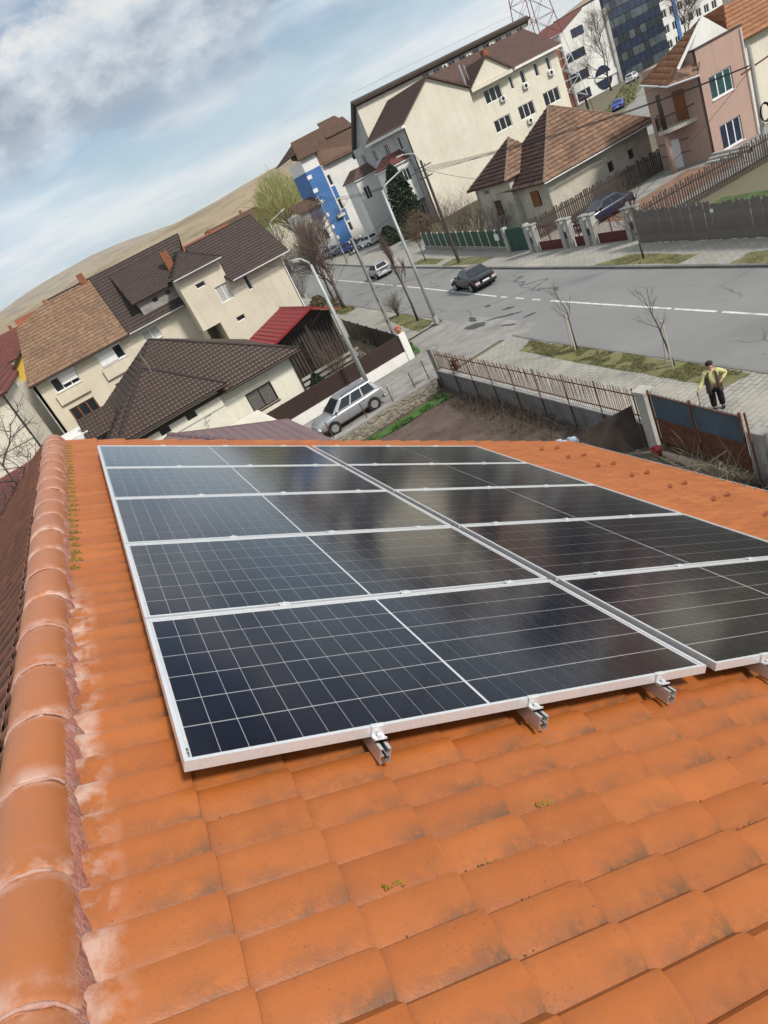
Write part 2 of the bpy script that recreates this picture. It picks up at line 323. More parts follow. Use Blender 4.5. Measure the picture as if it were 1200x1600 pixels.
tilemat('tile_orange', (0.28, 0.125, 0.062), (0.34, 0.165, 0.085), 0.8, 0.15, (0.19, 0.08, 0.045), 0.4); tilemat('tile_rowbrown', (0.10, 0.058, 0.040), (0.135, 0.08, 0.055), 0.8, 0.15)
tilemat('tile_apt', (0.10, 0.060, 0.050), (0.125, 0.075, 0.062), 0.8, 0.15); tilemat('tile_purple', (0.165, 0.105, 0.11), (0.18, 0.115, 0.12), 0.5, 0.06); tilemat('tile_far_red', (0.26, 0.085, 0.05), (0.32, 0.11, 0.06), 0.85, 0.15); tilemat('tile_wine', (0.14, 0.05, 0.042), (0.17, 0.06, 0.05), 0.85, 0.15)
tilemat('tile_redsheet', (0.30, 0.022, 0.026), (0.31, 0.024, 0.028), 0.4, 0.05)
def special(name, fn):
    m = bpy.data.materials.new(name); m.use_nodes = True; t = m.node_tree; fn(t, t.nodes['Principled BSDF'], t.nodes.new, t.links.new); MATS[name] = m
def nz_(n, l, co, sc, det=5, ro=0.6):
    q = n('ShaderNodeTexNoise'); q.inputs['Scale'].default_value = sc; q.inputs['Detail'].default_value = det; q.inputs['Roughness'].default_value = ro; l(co, q.inputs['Vector']); return q.outputs[0]
def mr_(n, l, x, a, b, c=0.0, d=1.0):
    q = n('ShaderNodeMapRange'); q.inputs[1].default_value = a; q.inputs[2].default_value = b; q.inputs[3].default_value = c; q.inputs[4].default_value = d; l(x, q.inputs[0]); return q.outputs[0]
def mx_(n, l, f, a, b):
    q = n('ShaderNodeMix'); q.data_type = 'RGBA'
    for i, x in ((0, f), (6, a), (7, b)):
        if isinstance(x, tuple): q.inputs[i].default_value = (*x, 1)
        elif isinstance(x, (int, float)): q.inputs[i].default_value = x
        else: l(x, q.inputs[i])
    return q.outputs[2]
def mm_(n, l, op, a, b, clamp=True):
    q = n('ShaderNodeMath'); q.operation = op; q.use_clamp = clamp
    for i, x in ((0, a), (1, b)):
        if isinstance(x, (int, float)): q.inputs[i].default_value = x
        else: l(x, q.inputs[i])
    return q.outputs[0]
def _asphalt(t, b, n, l):
    co = n('ShaderNodeTexCoord').outputs['Object']
    base = mx_(n, l, mr_(n, l, nz_(n, l, co, 0.25, 6), 0.3, 0.7), (0.195, 0.193, 0.188), (0.245, 0.242, 0.235))
    base = mx_(n, l, mr_(n, l, nz_(n, l, co, 30, 3), 0.3, 0.7, 0, 0.35), base, (0.15, 0.149, 0.145))
    vo = n('ShaderNodeTexVoronoi'); vo.feature = 'DISTANCE_TO_EDGE'; vo.inputs['Scale'].default_value = 0.17
    mp = n('ShaderNodeMapping'); mp.inputs['Scale'].default_value = (1.7, 0.7, 1); 
    va = n('ShaderNodeVectorMath'); va.operation = 'ADD'; l(co, va.inputs[0])
    vs = n('ShaderNodeVectorMath'); vs.operation = 'SCALE'; vs.inputs['Scale'].default_value = 1.1
    nc = n('ShaderNodeTexNoise'); nc.inputs['Scale'].default_value = 0.5; nc.inputs['Detail'].default_value = 5; l(co, nc.inputs['Vector']); l(nc.outputs['Color'], vs.inputs[0]); l(vs.outputs[0], va.inputs[1])
    l(va.outputs[0], mp.inputs[0]); l(mp.outputs[0], vo.inputs['Vector'])
    crack = mm_(n, l, 'MULTIPLY', mr_(n, l, vo.outputs['Distance'], 0.0025, 0.009, 1, 0), mr_(n, l, nz_(n, l, co, 0.12, 3), 0.46, 0.56))
    base = mx_(n, l, mm_(n, l, 'MULTIPLY', crack, 0.75), base, (0.045, 0.045, 0.045))
    base = mx_(n, l, mr_(n, l, nz_(n, l, co, 0.09, 4), 0.60, 0.64, 0, 0.45), base, (0.155, 0.153, 0.15))
    l(base, b.inputs['Base Color']); b.inputs['Roughness'].default_value = 0.85; b.inputs['Specular IOR Level'].default_value = 0.25
special('asphalt', _asphalt)
def _paver(t, b, n, l):
    co = n('ShaderNodeTexCoord').outputs['Object']
    mp = n('ShaderNodeMapping'); mp.inputs['Rotation'].default_value = (0, 0, rad(-5)); l(co, mp.inputs[0])
    br = n('ShaderNodeTexBrick'); br.inputs['Scale'].default_value = 1.0; br.inputs['Brick Width'].default_value = 0.44; br.inputs['Row Height'].default_value = 0.22; br.inputs['Mortar Size'].default_value = 0.016
    br.inputs['Color1'].default_value = (0.345, 0.33, 0.295, 1); br.inputs['Color2'].default_value = (0.285, 0.272, 0.242, 1); br.inputs['Mortar'].default_value = (0.15, 0.142, 0.12, 1); l(mp.outputs[0], br.inputs['Vector'])
    c = mx_(n, l, mr_(n, l, nz_(n, l, co, 0.6, 7), 0.45, 0.75, 0, 0.7), br.outputs['Color'], (0.22, 0.205, 0.165))
    c = mx_(n, l, mr_(n, l, nz_(n, l, co, 0.23, 4), 0.55, 0.66, 0, 0.75), c, (0.38, 0.35, 0.285))
    l(c, b.inputs['Base Color']); b.inputs['Roughness'].default_value = 0.9
    bp = n('ShaderNodeBump'); bp.inputs['Strength'].default_value = 0.6; bp.inputs['Distance'].default_value = 0.01; bp.invert = True; l(br.outputs['Fac'], bp.inputs['Height']); l(bp.outputs[0], b.inputs['Normal'])
special('paver', _paver)
mat('kerb_stone', (0.17, 0.165, 0.155), 0.9, 0.25, 0.8, dirt=(0.10, 0.095, 0.085), damt=0.6)
mat('lane_concrete', (0.27, 0.26, 0.24), 0.92, 0.2, 0.6, 0.3, 30, dirt=(0.12, 0.11, 0.095), dscale=0.7, damt=0.7)
mat('road_white', (0.62, 0.62, 0.60), 0.8, 0.12, 2.5, dirt=(0.24, 0.24, 0.235), dscale=1.6, damt=0.75)
def _hill(t, b, n, l):
    co = n('ShaderNodeTexCoord').outputs['Object']
    mp = n('ShaderNodeMapping'); mp.inputs['Scale'].default_value = (1, 1, 4); l(co, mp.inputs[0]); q = mp.outputs[0]
    c = mx_(n, l, mr_(n, l, nz_(n, l, q, 0.006, 6), 0.35, 0.65), (0.37, 0.285, 0.18), (0.29, 0.225, 0.145))
    c = mx_(n, l, mr_(n, l, nz_(n, l, q, 0.011, 8, 0.7), 0.50, 0.60, 0, 0.75), c, (0.17, 0.14, 0.085))
    c = mx_(n, l, mr_(n, l, nz_(n, l, q, 0.05, 5, 0.7), 0.60, 0.66, 0, 0.8), c, (0.075, 0.07, 0.042))
    l(c, b.inputs['Base Color']); b.inputs['Roughness'].default_value = 1.0; b.inputs['Specular IOR Level'].default_value = 0.0
special('hillside', _hill)

# ------------------------------------------------------------------ setting
NY = [-60, 16, 29.5, 42, 63, 78, 130, 240]; NX = [10.8, 17.4, 18.5, 20.3, 22.5, 24.2, 31.5, 55]; FX = [18.6, 25.0, 26.35, 27.7, 30.3, 32.3, 40, 64]
near = lambda y: float(np.interp(y, NY, NX)); far = lambda y: float(np.interp(y, NY, FX))
wallx = lambda y: 13.2 + 0.066 * (y - 16.5)                      # street side boundary of the near plots
def strip(name, y0, y1, fx0, fx1, z, m, step=2.0, **t):
    b = B(); n = max(1, int(math.ceil((y1 - y0) / step)))
    for i in range(n + 1):
        y = y0 + (y1 - y0) * i / n; b.v += [(fx0(y), y, z), (fx1(y), y, z)]
    b.f = [(2 * i, 2 * i + 1, 2 * i + 3, 2 * i + 2) for i in range(n)]
    return b.build(name, m, **t)
G = B(); X0, X1, Y0, Y1 = -9.0, 15.2, -14.0, 32.0
for (a, c, d, e) in ((-4000, X0, -4000, 6000), (X1, 4000, -4000, 6000), (X0, X1, -4000, Y0), (X0, X1, Y1, 6000)):
    G.add([(a, d, -0.03), (c, d, -0.03), (c, e, -0.03), (a, e, -0.03)], [(0, 1, 2, 3)])
for (p, q) in (((X0, Y0), (X1, Y0)), ((X1, Y0), (X1, Y1)), ((X1, Y1), (X0, Y1)), ((X0, Y1), (X0, Y0))): G.add([(*p, -0.03), (*q, -0.03), (*q, -0.8), (*p, -0.8)], [(0, 1, 2, 3)])
G.build('ground', 'terrain', kind='structure')
g = B(); nx, ny = 80, 260
for i in range(nx + 1):
    for j in range(ny + 1):
        x = X0 + (X1 - X0) * i / nx; y = Y0 + (Y1 - Y0) * j / ny
        fur = 0.05 * math.sin(y * 7.4 + x * 0.5 + 0.8 * fbm(x * 0.5, y * 0.5)) * (0.6 + 0.6 * fbm(x * 0.4, y * 0.4, 2.0)) if (17 < y < 30.4 and x > 5) else 0
        g.v.append((x, y, -0.42 + fur + 0.05 * fbm(x * 0.7, y * 0.7)))
for i in range(nx):
    for j in range(ny): k = i * (ny + 1) + j; g.f.append((k, k + ny + 1, k + ny + 2, k + 1))
g.build('garden_soil', 'soil', smooth=True, kind='structure')
road = strip('road', -60, 240, near, far, 0.0, 'asphalt', kind='structure')
lane = B().add([(3.5, 32.0, 0.002), (near(32) + 0.1, 32.0, 0.002), (near(41.5) + 0.1, 41.5, 0.002), (15.8, 41.5, 0.002), (15.8, 37.4, 0.002), (3.5, 37.4, 0.002)], [(0, 1, 2, 3, 4, 5)]).build('driveway_lane', 'lane_concrete', kind='structure')
for (a, c) in ((-60, 31.4), (41.5, 240)):
    strip('pavement', a, c, (lambda y: wallx(y) + 0.14 if y < 32 else near(y) - 4.2), (lambda y: near(y) - 0.13), 0.08, 'paver', kind='structure')
    b = B(); n = int((c - a) / 2)
    for i in range(n):
        y0, y1 = a + (c - a) * i / n, a + (c - a) * (i + 1) / n - 0.02
        b.add([(near(y0) - 0.13, y0, -0.02), (near(y0) + 0.02, y0, -0.02), (near(y1) + 0.02, y1, -0.02), (near(y1) - 0.13, y1, -0.02), (near(y0) - 0.13, y0, 0.10), (near(y0) + 0.02, y0, 0.09), (near(y1) + 0.02, y1, 0.09), (near(y1) - 0.13, y1, 0.10)],
              [(4, 5, 6, 7), (0, 1, 5, 4), (1, 2, 6, 5), (3, 0, 4, 7), (2, 3, 7, 6)])
    b.build('kerb', 'kerb_stone', kind='structure')
strip('far_pavement', -60, 240, (lambda y: far(y) + 0.13), (lambda y: far(y) + 7.0), 0.10, 'paver', kind='structure')
b = B()
for i in range(150):
    y0, y1 = -60 + 2 * i, -58.02 + 2 * i; x0, x1 = far(y0), far(y1)
    b.add([(x0 - 0.02, y0, -0.02), (x0 + 0.14, y0, -0.02), (x1 + 0.14, y1, -0.02), (x1 - 0.02, y1, -0.02), (x0 - 0.02, y0, 0.11), (x0 + 0.14, y0, 0.125), (x1 + 0.14, y1, 0.125), (x1 - 0.02, y1, 0.11)], [(4, 5, 6, 7), (0, 1, 5, 4), (1, 2, 6, 5), (3, 0, 4, 7), (2, 3, 7, 6)])
b.build('far_kerb', 'kerb_stone', kind='structure')
cl = lambda y: float(np.interp(y, [-20, 18.4, 25.5, 32.4, 39.3, 48.4, 57, 83.5, 240], [18.3, 21.3, 22.0, 22.7, 23.5, 24.8, 26.0, 29.5, 59.5]))
for (a, c) in ((-30, 17.6), (18.2, 20.6), (20.9, 23.3), (23.5, 33.2), (34.3, 35.2), (36.2, 37.2), (38.3, 39.2), (39.8, 47.5), (47.9, 57.6), (58.4, 60.5), (61.4, 63.4), (64, 83), (85, 100)):
    o = strip('lane_marking', a, c, (lambda y: cl(y) - 0.07), (lambda y: cl(y) + 0.07), 0.005, 'road_white', 1.5); adopt(o, road)
# patch of re-laid concrete in front of the far gates, asphalt repairs
for (pts, m, z) in (([(18.6, 30.6), (20.2, 31.2), (20.9, 38.2), (19.0, 39.6), (17.6, 34.0)], 'lane_concrete', 0.006),):
    o = B().add([(x, y, z) for x, y in pts], [tuple(range(len(pts)))]).build('road_repair', m); adopt(o, road)
mat('tar', (0.065, 0.065, 0.065), 0.9, 0.3, 4.0)
for k, (x, y, sx_, sy_, a) in enumerate(((19.6, 36.6, 0.42, 0.9, 0.2), (20.9, 35.3, 0.15, 1.3, 0.5), (21.9, 36.2, 0.16, 0.45, 0.3), (19.9, 33.5, 0.12, 0.7, 0.2), (21.1, 33.0, 0.15, 0.4, 0.8), (20.4, 38.0, 0.2, 0.7, -0.3), (22.2, 38.9, 0.15, 0.3, 0.1))):
    rr = random.Random(k); b = B(); n = 18
    pts = []
    for i in range(n):
        th = 2 * math.pi * i / n; q = 0.65 + 0.6 * rr.random(); px0, py0 = sx_ * q * math.cos(th), sy_ * q * math.sin(th)
        pts.append((x + px0 * math.cos(a) - py0 * math.sin(a), y + px0 * math.sin(a) + py0 * math.cos(a), 0.010 + 0.001 * k))
    b.add(pts, [tuple(range(n))]); o = b.build('pothole_patch', 'tar'); adopt(o, road)

def inpoly(x, y, P):
    c = False; j = len(P) - 1
    for i in range(len(P)):
        if (P[i][1] > y) != (P[j][1] > y) and x < (P[j][0] - P[i][0]) * (y - P[i][1]) / (P[j][1] - P[i][1]) + P[i][0]: c = not c
        j = i
    return c
def grass(poly, z, label, m='grass', n=2600, h=0.06, seed=1, cat='grass'):
    rr = random.Random(seed); xs = [p[0] for p in poly]; ys = [p[1] for p in poly]; b = B(); b.add([(x, y, z) for x, y in poly], [tuple(range(len(poly)))])
    k = 0
    while k < n:
        x, y = rr.uniform(min(xs), max(xs)), rr.uniform(min(ys), max(ys))
        if not inpoly(x, y, poly): continue
        k += 1
        if fbm(x * 0.9, y * 0.9, seed) < -0.12: continue
        a = rr.uniform(0, 6.28); hh = h * rr.uniform(0.5, 1.3); w = hh * 0.18; dx, dy = math.cos(a), math.sin(a)
        b.add([(x - dx * w, y - dy * w, z), (x + dx * w, y + dy * w, z), (x + dy * hh * 0.6, y - dx * hh * 0.6, z + hh)], [(0, 1, 2)])
    return b.build('grass', m, kind='stuff', label=label, category=cat)
def wob(P, n=5, a=0.12, seed=0):
    rr = random.Random(seed); out = []
    for i in range(len(P)):
        p, q = P[i], P[(i + 1) % len(P)]
        for k in range(n): t = k / n; out.append((p[0] + (q[0] - p[0]) * t + rr.uniform(-a, a) * (k > 0), p[1] + (q[1] - p[1]) * t + rr.uniform(-a, a) * (k > 0)))
    return out
grass(wob([(17.25, 28.9), (18.3, 29.3), (17.75, 22.5), (17.35, 17.8), (17.1, 15.8), (16.2, 16.0), (16.35, 19.0), (16.75, 24)], 5, 0.08), 0.086, 'grass verge with two staked saplings between paving and road', n=16000, seed=2)
grass(wob([(18.5, 41.8), (20.0, 42.2), (20.9, 49.6), (20.0, 50.0), (19.2, 46.5)], 5, 0.1), 0.086, 'grass verge by the tall street lamp beyond the driveway', n=3000, seed=3)
grass(wob([(20.6, 60.0), (22.0, 60.4), (23.9, 76), (21.2, 76)], 5, 0.15), 0.086, 'overgrown verge below the big bare street trees', n=3000, h=0.2, seed=4)
grass(wob([(26.4, 27.3), (27.4, 26.9), (28.25, 32.4), (27.1, 34.2)], 5, 0.1), 0.106, 'dry grass island in front of the grey plank fence', n=2600, seed=5)
grass(wob([(25.2, 14), (27.0, 14), (27.1, 23.7), (25.75, 23.9)], 5, 0.1), 0.106, 'dry grass island beside the plank fence at the picture edge', n=2200, seed=6)
grass(wob([(29.2, 50.2), (30.6, 50), (31.3, 57.4), (29.9, 57.6)], 5, 0.1), 0.106, 'dry grass patch round the far wooden pole', n=1600, seed=7)
grass(wob([(30.4, 59.5), (31.6, 59.5), (32.4, 65.6), (31.2, 66)], 5, 0.1), 0.106, 'dry grass patch by the green fence', n=1500, seed=8)
grass(wob([(9.6, 38.2), (15.0, 38.2), (15.2, 42.4), (9.9, 43.0)], 4, 0.1), 0.0, 'green lawn inside the brown panel fence', m='lawn', n=3500, h=0.08, seed=9)
grass(wob([(7.8, 30.9), (8.2, 30.2), (13.4, 29.6), (13.5, 30.9)], 5, 0.1), -0.36, 'strip of fresh green weeds along the stone wall', m='leaf_green', n=2600, h=0.13, seed=10)
grass(wob([(28.8, 20), (36, 20), (36, 32.6), (30.2, 32.9)], 4, 0.1), 0.02, 'yard grass behind the grey plank fence', m='lawn', n=1200, seed=11)
grass(wob([(15.6, 37.8), (16.3, 37.9), (17.4, 41.3), (16.1, 41.2)], 4, 0.1), 0.015, 'green tuft at the foot of the white fence pillar', m='leaf_green', n=700, h=0.12, seed=12)
# hills along the horizon
def hills(name, az, el, dist, base, depth, seed, m='hillside'):
    b = B(); n = 160; rows = 14; a0, a1 = az[0], az[-1]
    for i in range(n + 1):
        a = a0 + (a1 - a0) * i / n; e = float(np.interp(a, az, el)); top = dist * math.tan(rad(e)) + CAMZ
        top += dist * 0.0006 * fbm(i * 0.11, seed)
        for j in range(rows + 1):
            t = j / rows; d = base + (dist - base) * t; s = t * t * (3 - 2 * t)
            z = -3 + (top + 3) * s + (top * 0.05) * fbm(a * 0.35, t * 3.0, seed) * math.sin(math.pi * t)
            b.v.append((d * math.sin(rad(a)), d * math.cos(rad(a)), z))
        b.v.append(((dist + depth) * math.sin(rad(a)), (dist + depth) * math.cos(rad(a)), -5)); 
    k = rows + 2
    for i in range(n):
        for j in range(rows + 1): b.f.append((i * k + j, (i + 1) * k + j, (i + 1) * k + j + 1, i * k + j + 1))
    return b.build(name, m, smooth=True, kind='structure')
hills('hill', [-60, -30, -12, -3.7, -1.6, 1.7, 6.8, 11.8, 14.5, 17.5, 22, 28, 34, 39.4, 41.8, 48, 60, 90], [1.6, 1.2, 1.0, 1.0, 1.1, 1.25, 1.45, 1.62, 1.66, 1.85, 1.9, 1.4, 1.2, 1.45, 2.05, 2.6, 2.4, 2.0], 1500, 420, 500, 3)
hills('distant_hill', [-70, -30, -10, -3.7, -1.6, 0.3, 1.7, 4.3, 6.8, 9.2, 11.8, 20, 60, 90], [1.2, 1.8, 1.6, 1.55, 1.93, 2.06, 2.12, 2.25, 2.05, 1.75, 1.5, 1.2, 1.0, 1.0], 3400, 1900, 600, 9)

# ------------------------------------------------------------------ our own roof
SL = rad(31.4787); cs, sn = math.cos(SL), math.sin(SL)
PA = V((-0.4054, 1.7756, 9.8159)); RU, RV, RN = V((cs, 0, -sn)), V((0, 1, 0)), V((sn, 0, cs))
TD = 0.150                                                       # tile bed below the panel glass
RO = PA - RN * TD
def frame(o, u=RU, v=RV, n=RN): return Matrix(((u.x, v.x, n.x, o.x), (u.y, v.y, n.y, o.y), (u.z, v.z, n.z, o.z), (0, 0, 0, 1)))
PW, CO, U0, V0 = 0.1365, 0.2835, 0.035, 0.03
RIDGE_U = -0.42; RID = RO + RU * RIDGE_U
LU, LN = V((-cs, 0, -sn)), V((-sn, 0, cs))
def prof(s, amp=0.031):
    if s < 0.2: q = s / 0.2; return 0.008 + (amp - 0.008) * q * (2 - q)
    return amp * math.cos((s - 0.2) / 0.8 * math.pi / 2) ** 0.85
def _tile(t, b, n, l):
    geo = n('ShaderNodeNewGeometry'); P = geo.outputs['Position']; uv = n('ShaderNodeUVMap').outputs[0]
    sp = n('ShaderNodeSeparateXYZ'); l(uv, sp.inputs[0]); s_, t_ = sp.outputs[0], sp.outputs[1]
    dv = n('ShaderNodeVectorMath'); dv.operation = 'DOT_PRODUCT'; l(P, dv.inputs[0]); dv.inputs[1].default_value = RU
    du = mm_(n, l, 'SUBTRACT', dv.outputs['Value'], RO.dot(RU), False)
    spp = n('ShaderNodeSeparateXYZ'); l(P, spp.inputs[0]); y = mm_(n, l, 'SUBTRACT', spp.outputs[1], RO.y, False)
    ci = n('ShaderNodeCombineXYZ')
    l(mm_(n, l, 'FLOOR', mm_(n, l, 'DIVIDE', mm_(n, l, 'SUBTRACT', du, U0 - 0.004, False), CO, False), 0, False), ci.inputs[0])
    l(mm_(n, l, 'FLOOR', mm_(n, l, 'DIVIDE', mm_(n, l, 'SUBTRACT', y, V0, False), PW, False), 0, False), ci.inputs[1])
    wn = n('ShaderNodeTexWhiteNoise'); wn.noise_dimensions = '2D'; l(ci.outputs[0], wn.inputs['Vector'])
    c = mx_(n, l, wn.outputs['Value'], (0.335, 0.090, 0.016), (0.410, 0.121, 0.025))
    c = mx_(n, l, mr_(n, l, nz_(n, l, P, 3.2, 4), 0.38, 0.68, 0, 0.6), c, (0.31, 0.092, 0.022))
    c = mx_(n, l, mr_(n, l, nz_(n, l, P, 9, 5, 0.65), 0.50, 0.78, 0, 0.35), c, (0.46, 0.155, 0.040))
    c = mx_(n, l, mr_(n, l, nz_(n, l, P, 70, 2), 0.58, 0.75, 0, 0.35), c, (0.22, 0.075, 0.035))
    # wash of dirt along the valley; the lap band mixes dirt with painted shade
    dn = nz_(n, l, P, 22, 5, 0.68)
    dm = mm_(n, l, 'MULTIPLY', mr_(n, l, s_, 0.50, 0.95), mr_(n, l, t_, 0.15, 0.95, 0.3, 1.0))
    dm = mm_(n, l, 'MULTIPLY', dm, mr_(n, l, nz_(n, l, P, 3.6, 2), 0.34, 0.56, 0.15, 1.0))
    dm = mm_(n, l, 'MULTIPLY', dm, mr_(n, l, dn, 0.33, 0.55))
    c = mx_(n, l, mm_(n, l, 'MULTIPLY', dm, 0.9), c, (0.105, 0.060, 0.030))
    lap = mm_(n, l, 'MULTIPLY', mr_(n, l, t_, 0.10, 0.24, 1, 0), mr_(n, l, dn, 0.42, 0.62, 0.1, 0.75))
    c = mx_(n, l, mm_(n, l, 'MULTIPLY', lap, 0.55), c, (0.14, 0.068, 0.036))
    sk = mm_(n, l, 'MULTIPLY', mr_(n, l, nz_(n, l, P, 130, 2), 0.66, 0.70), mr_(n, l, nz_(n, l, P, 6, 2), 0.48, 0.62, 0.0, 0.7))
    c = mx_(n, l, sk, c, (0.09, 0.045, 0.022))
    # lime bloom beside the ridge mortar
    ef = mm_(n, l, 'MULTIPLY', mr_(n, l, du, -0.17, -0.25), mr_(n, l, y, 1.55, 1.9, 1, 0))
    ef = mm_(n, l, 'MULTIPLY', ef, mr_(n, l, nz_(n, l, P, 11, 5, 0.6), 0.44, 0.62))
    c = mx_(n, l, mm_(n, l, 'MULTIPLY', ef, 0.7), c, (0.58, 0.40, 0.33))
    l(c, b.inputs['Base Color']); b.inputs['Roughness'].default_value = 0.47; b.inputs['Specular IOR Level'].default_value = 0.45
    bp = n('ShaderNodeBump'); bp.inputs['Strength'].default_value = 0.25; bp.inputs['Distance'].default_value = 0.004; l(nz_(n, l, P, 140, 3), bp.inputs['Height']); l(bp.outputs[0], b.inputs['Normal'])
special('roof_clay', _tile)
def _ridge(t, b, n, l):
    P = n('ShaderNodeNewGeometry').outputs['Position']; uv = n('ShaderNodeUVMap').outputs[0]; sp = n('ShaderNodeSeparateXYZ'); l(uv, sp.inputs[0])
    c = mx_(n, l, mr_(n, l, nz_(n, l, P, 5, 6), 0.35, 0.65), (0.42, 0.130, 0.030), (0.38, 0.125, 0.038))
    e = mm_(n, l, 'ADD', mr_(n, l, sp.outputs[1], 0.72, 0.98), mr_(n, l, sp.outputs[1], 0.10, 0.0), True)
    e = mm_(n, l, 'ADD', e, mr_(n, l, sp.outputs[0], 0.80, 1.0, 0, 0.9), True); e = mm_(n, l, 'ADD', e, mr_(n, l, sp.outputs[0], 0.22, 0.0, 0, 0.7), True)
    e = mm_(n, l, 'MULTIPLY', e, mr_(n, l, nz_(n, l, P, 9, 7, 0.62), 0.42, 0.60))
    c = mx_(n, l, mm_(n, l, 'MULTIPLY', e, 0.8), c, (0.58, 0.40, 0.34))
    c = mx_(n, l, mr_(n, l, nz_(n, l, P, 1.7, 4), 0.52, 0.70, 0, 0.5), c, (0.48, 0.25, 0.16))
    c = mx_(n, l, mm_(n, l, 'MULTIPLY', mr_(n, l, sp.outputs[0], 0.20, 0.06), mr_(n, l, nz_(n, l, P, 24, 5), 0.45, 0.6)), c, (0.20, 0.15, 0.06))
    l(c, b.inputs['Base Color']); b.inputs['Roughness'].default_value = 0.38; b.inputs['Specular IOR Level'].default_value = 0.5
    bp = n('ShaderNodeBump'); bp.inputs['Strength'].default_value = 0.3; bp.inputs['Distance'].default_value = 0.005; l(nz_(n, l, P, 60, 5), bp.inputs['Height']); l(bp.outputs[0], b.inputs['Normal'])
special('ridge_clay', _ridge)
def _shaded_slope(t, b, n, l):  # left slope's shade is put into this darker clay, with valley dirt lines
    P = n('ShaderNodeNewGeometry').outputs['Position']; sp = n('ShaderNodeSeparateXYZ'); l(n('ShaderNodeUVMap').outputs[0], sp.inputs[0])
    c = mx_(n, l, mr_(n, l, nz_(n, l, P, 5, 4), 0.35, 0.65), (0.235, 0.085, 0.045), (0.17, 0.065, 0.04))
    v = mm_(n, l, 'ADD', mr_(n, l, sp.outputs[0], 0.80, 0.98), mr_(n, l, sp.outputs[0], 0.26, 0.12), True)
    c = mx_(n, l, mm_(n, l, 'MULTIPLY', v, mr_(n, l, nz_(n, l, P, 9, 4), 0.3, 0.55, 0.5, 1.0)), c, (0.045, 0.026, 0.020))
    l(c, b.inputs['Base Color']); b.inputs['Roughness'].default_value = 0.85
special('shaded_slope_clay', _shaded_slope)
tilemat('tile_shaded_slope', (0.20, 0.075, 0.042), (0.235, 0.09, 0.05), 0.85, 0.25, (0.10, 0.05, 0.035), 0.7, 2.5)  # darker copy of the roof clay for the shaded left slope
mat('ridge_mortar', (0.38, 0.15, 0.11), 0.95, 0.2, 8, 0.8, 60, dirt=(0.50, 0.34, 0.30), dscale=12, damt=0.7)
mat('moss_yellow', (0.25, 0.165, 0.025), 0.95, 0.4, 30); mat('moss_dark', (0.12, 0.080, 0.040), 0.95, 0.5, 40)

house = thing('tiled_house', 'house with bright orange clay tile roof carrying the solar panels', 'house', (-0.8, 3.0, -0.4))
wb = B(); eL, eR, yA, yB = -6.4, 4.75, -1.7, 7.85
rz = RID.z - 0.16
wb.prism([(eL, yA, -0.5), (eR, yA, -0.5), (eR, yA, 6.35), (RID.x, yA, rz), (eL, yA, 6.35)], (0, yB - yA, 0)); wb.build('wall', 'cream', house)
rb = B()
rb.prism([RID + V((0, -3.7 - 0.0, -0.05)) - V((0, RO.y - 1.7756, 0)), RO + RU * 6.62 + V((0, -3.7, 0)) - RN * 0.02, RO + RU * 6.62 + V((0, 6.27, 0)) - RN * 0.02, RID + V((0, 6.27, -0.05))], RN * -0.06)
rb.prism([RID + V((0, -3.7, -0.05)), RID + V((0, 6.27, -0.05)), RID + LU * 7.0 + V((0, 6.27, 0)) - LN * 0.02, RID + LU * 7.0 + V((0, -3.7, 0)) - LN * 0.02], LN * -0.06)
roof = rb.build('roof', 'rust', house)
def tile_verts(seg, rows, u0=-0.045):
    vs, uv, fs = [], [], []
    for (u, z, t) in rows:
        vs.append((u, 0.0005, z - 0.008)); uv.append((0.0, t))
        for i in range(seg + 1):
            s = i / seg; vs.append((u, -s * PW, z + prof(s))); uv.append((s, t))
        vs.append((u, -1.09 * PW, z - 0.012)); uv.append((1.0, t))
    K = seg + 3
    for r in range(len(rows) - 1):
        for i in range(seg + 2): a = r * K + i; fs.append((a, a + K, a + K + 1, a + 1))
    return vs, uv, fs
ROWS = [(-0.045, 0.0, 0.0), (0.02, 0.004, 0.2), (CO - 0.010, 0.0225, 0.96), (CO - 0.002, 0.0212, 0.99), (CO, 0.016, 1.0), (CO, -0.012, 1.0)]
tv, tu, tf = tile_verts(8, ROWS); tme = bpy.data.meshes.new('roof_tile'); tme.from_pydata(tv, [], tf); lay = tme.uv_layers.new(name='UVMap')
for p in tme.polygons:
    p.use_smooth = True
    for li, vi in zip(p.loop_indices, p.vertices): lay.data[li].uv = tu[vi]
tme.materials.append(MATS['roof_clay']); tme.set_sharp_from_angle(angle=rad(38))
sv, su, sf = tile_verts(5, [ROWS[0], ROWS[2], ROWS[4], ROWS[5]])
def inframe(P):
    d = P - V((0, 0, CAMZ)); z = d.dot(cf)
    if z < 0.1: return None
    x, y = 600 + 1076.1 * d.dot(cr) / z, 800 - 1076.1 * d.dot(cu) / z
    return (x, y, d.length) if -40 < x < 1240 and -40 < y < 1640 else None
cand, rest = [], []
for k in range(-1, 23):
    for m in range(-27, 47):
        u, v = U0 + CO * k, V0 + PW * m; c = RO + RU * (u + CO / 2) + RV * (v - PW / 2)
        if k == -1: c = RO + RU * (u + CO * 0.75) + RV * (v - PW / 2)
        q = inframe(c); hid = 0.05 < u + CO / 2 < 4.2 and 0.16 < v - PW / 2 < 5.2
        (cand if q and not hid else rest).append((q[2] if q else 99, u, v))
cand.sort(); rest += cand[300:]
def jit(u, v):
    rr = random.Random(int(u * 1000) * 7919 + int(v * 1000)); return rr
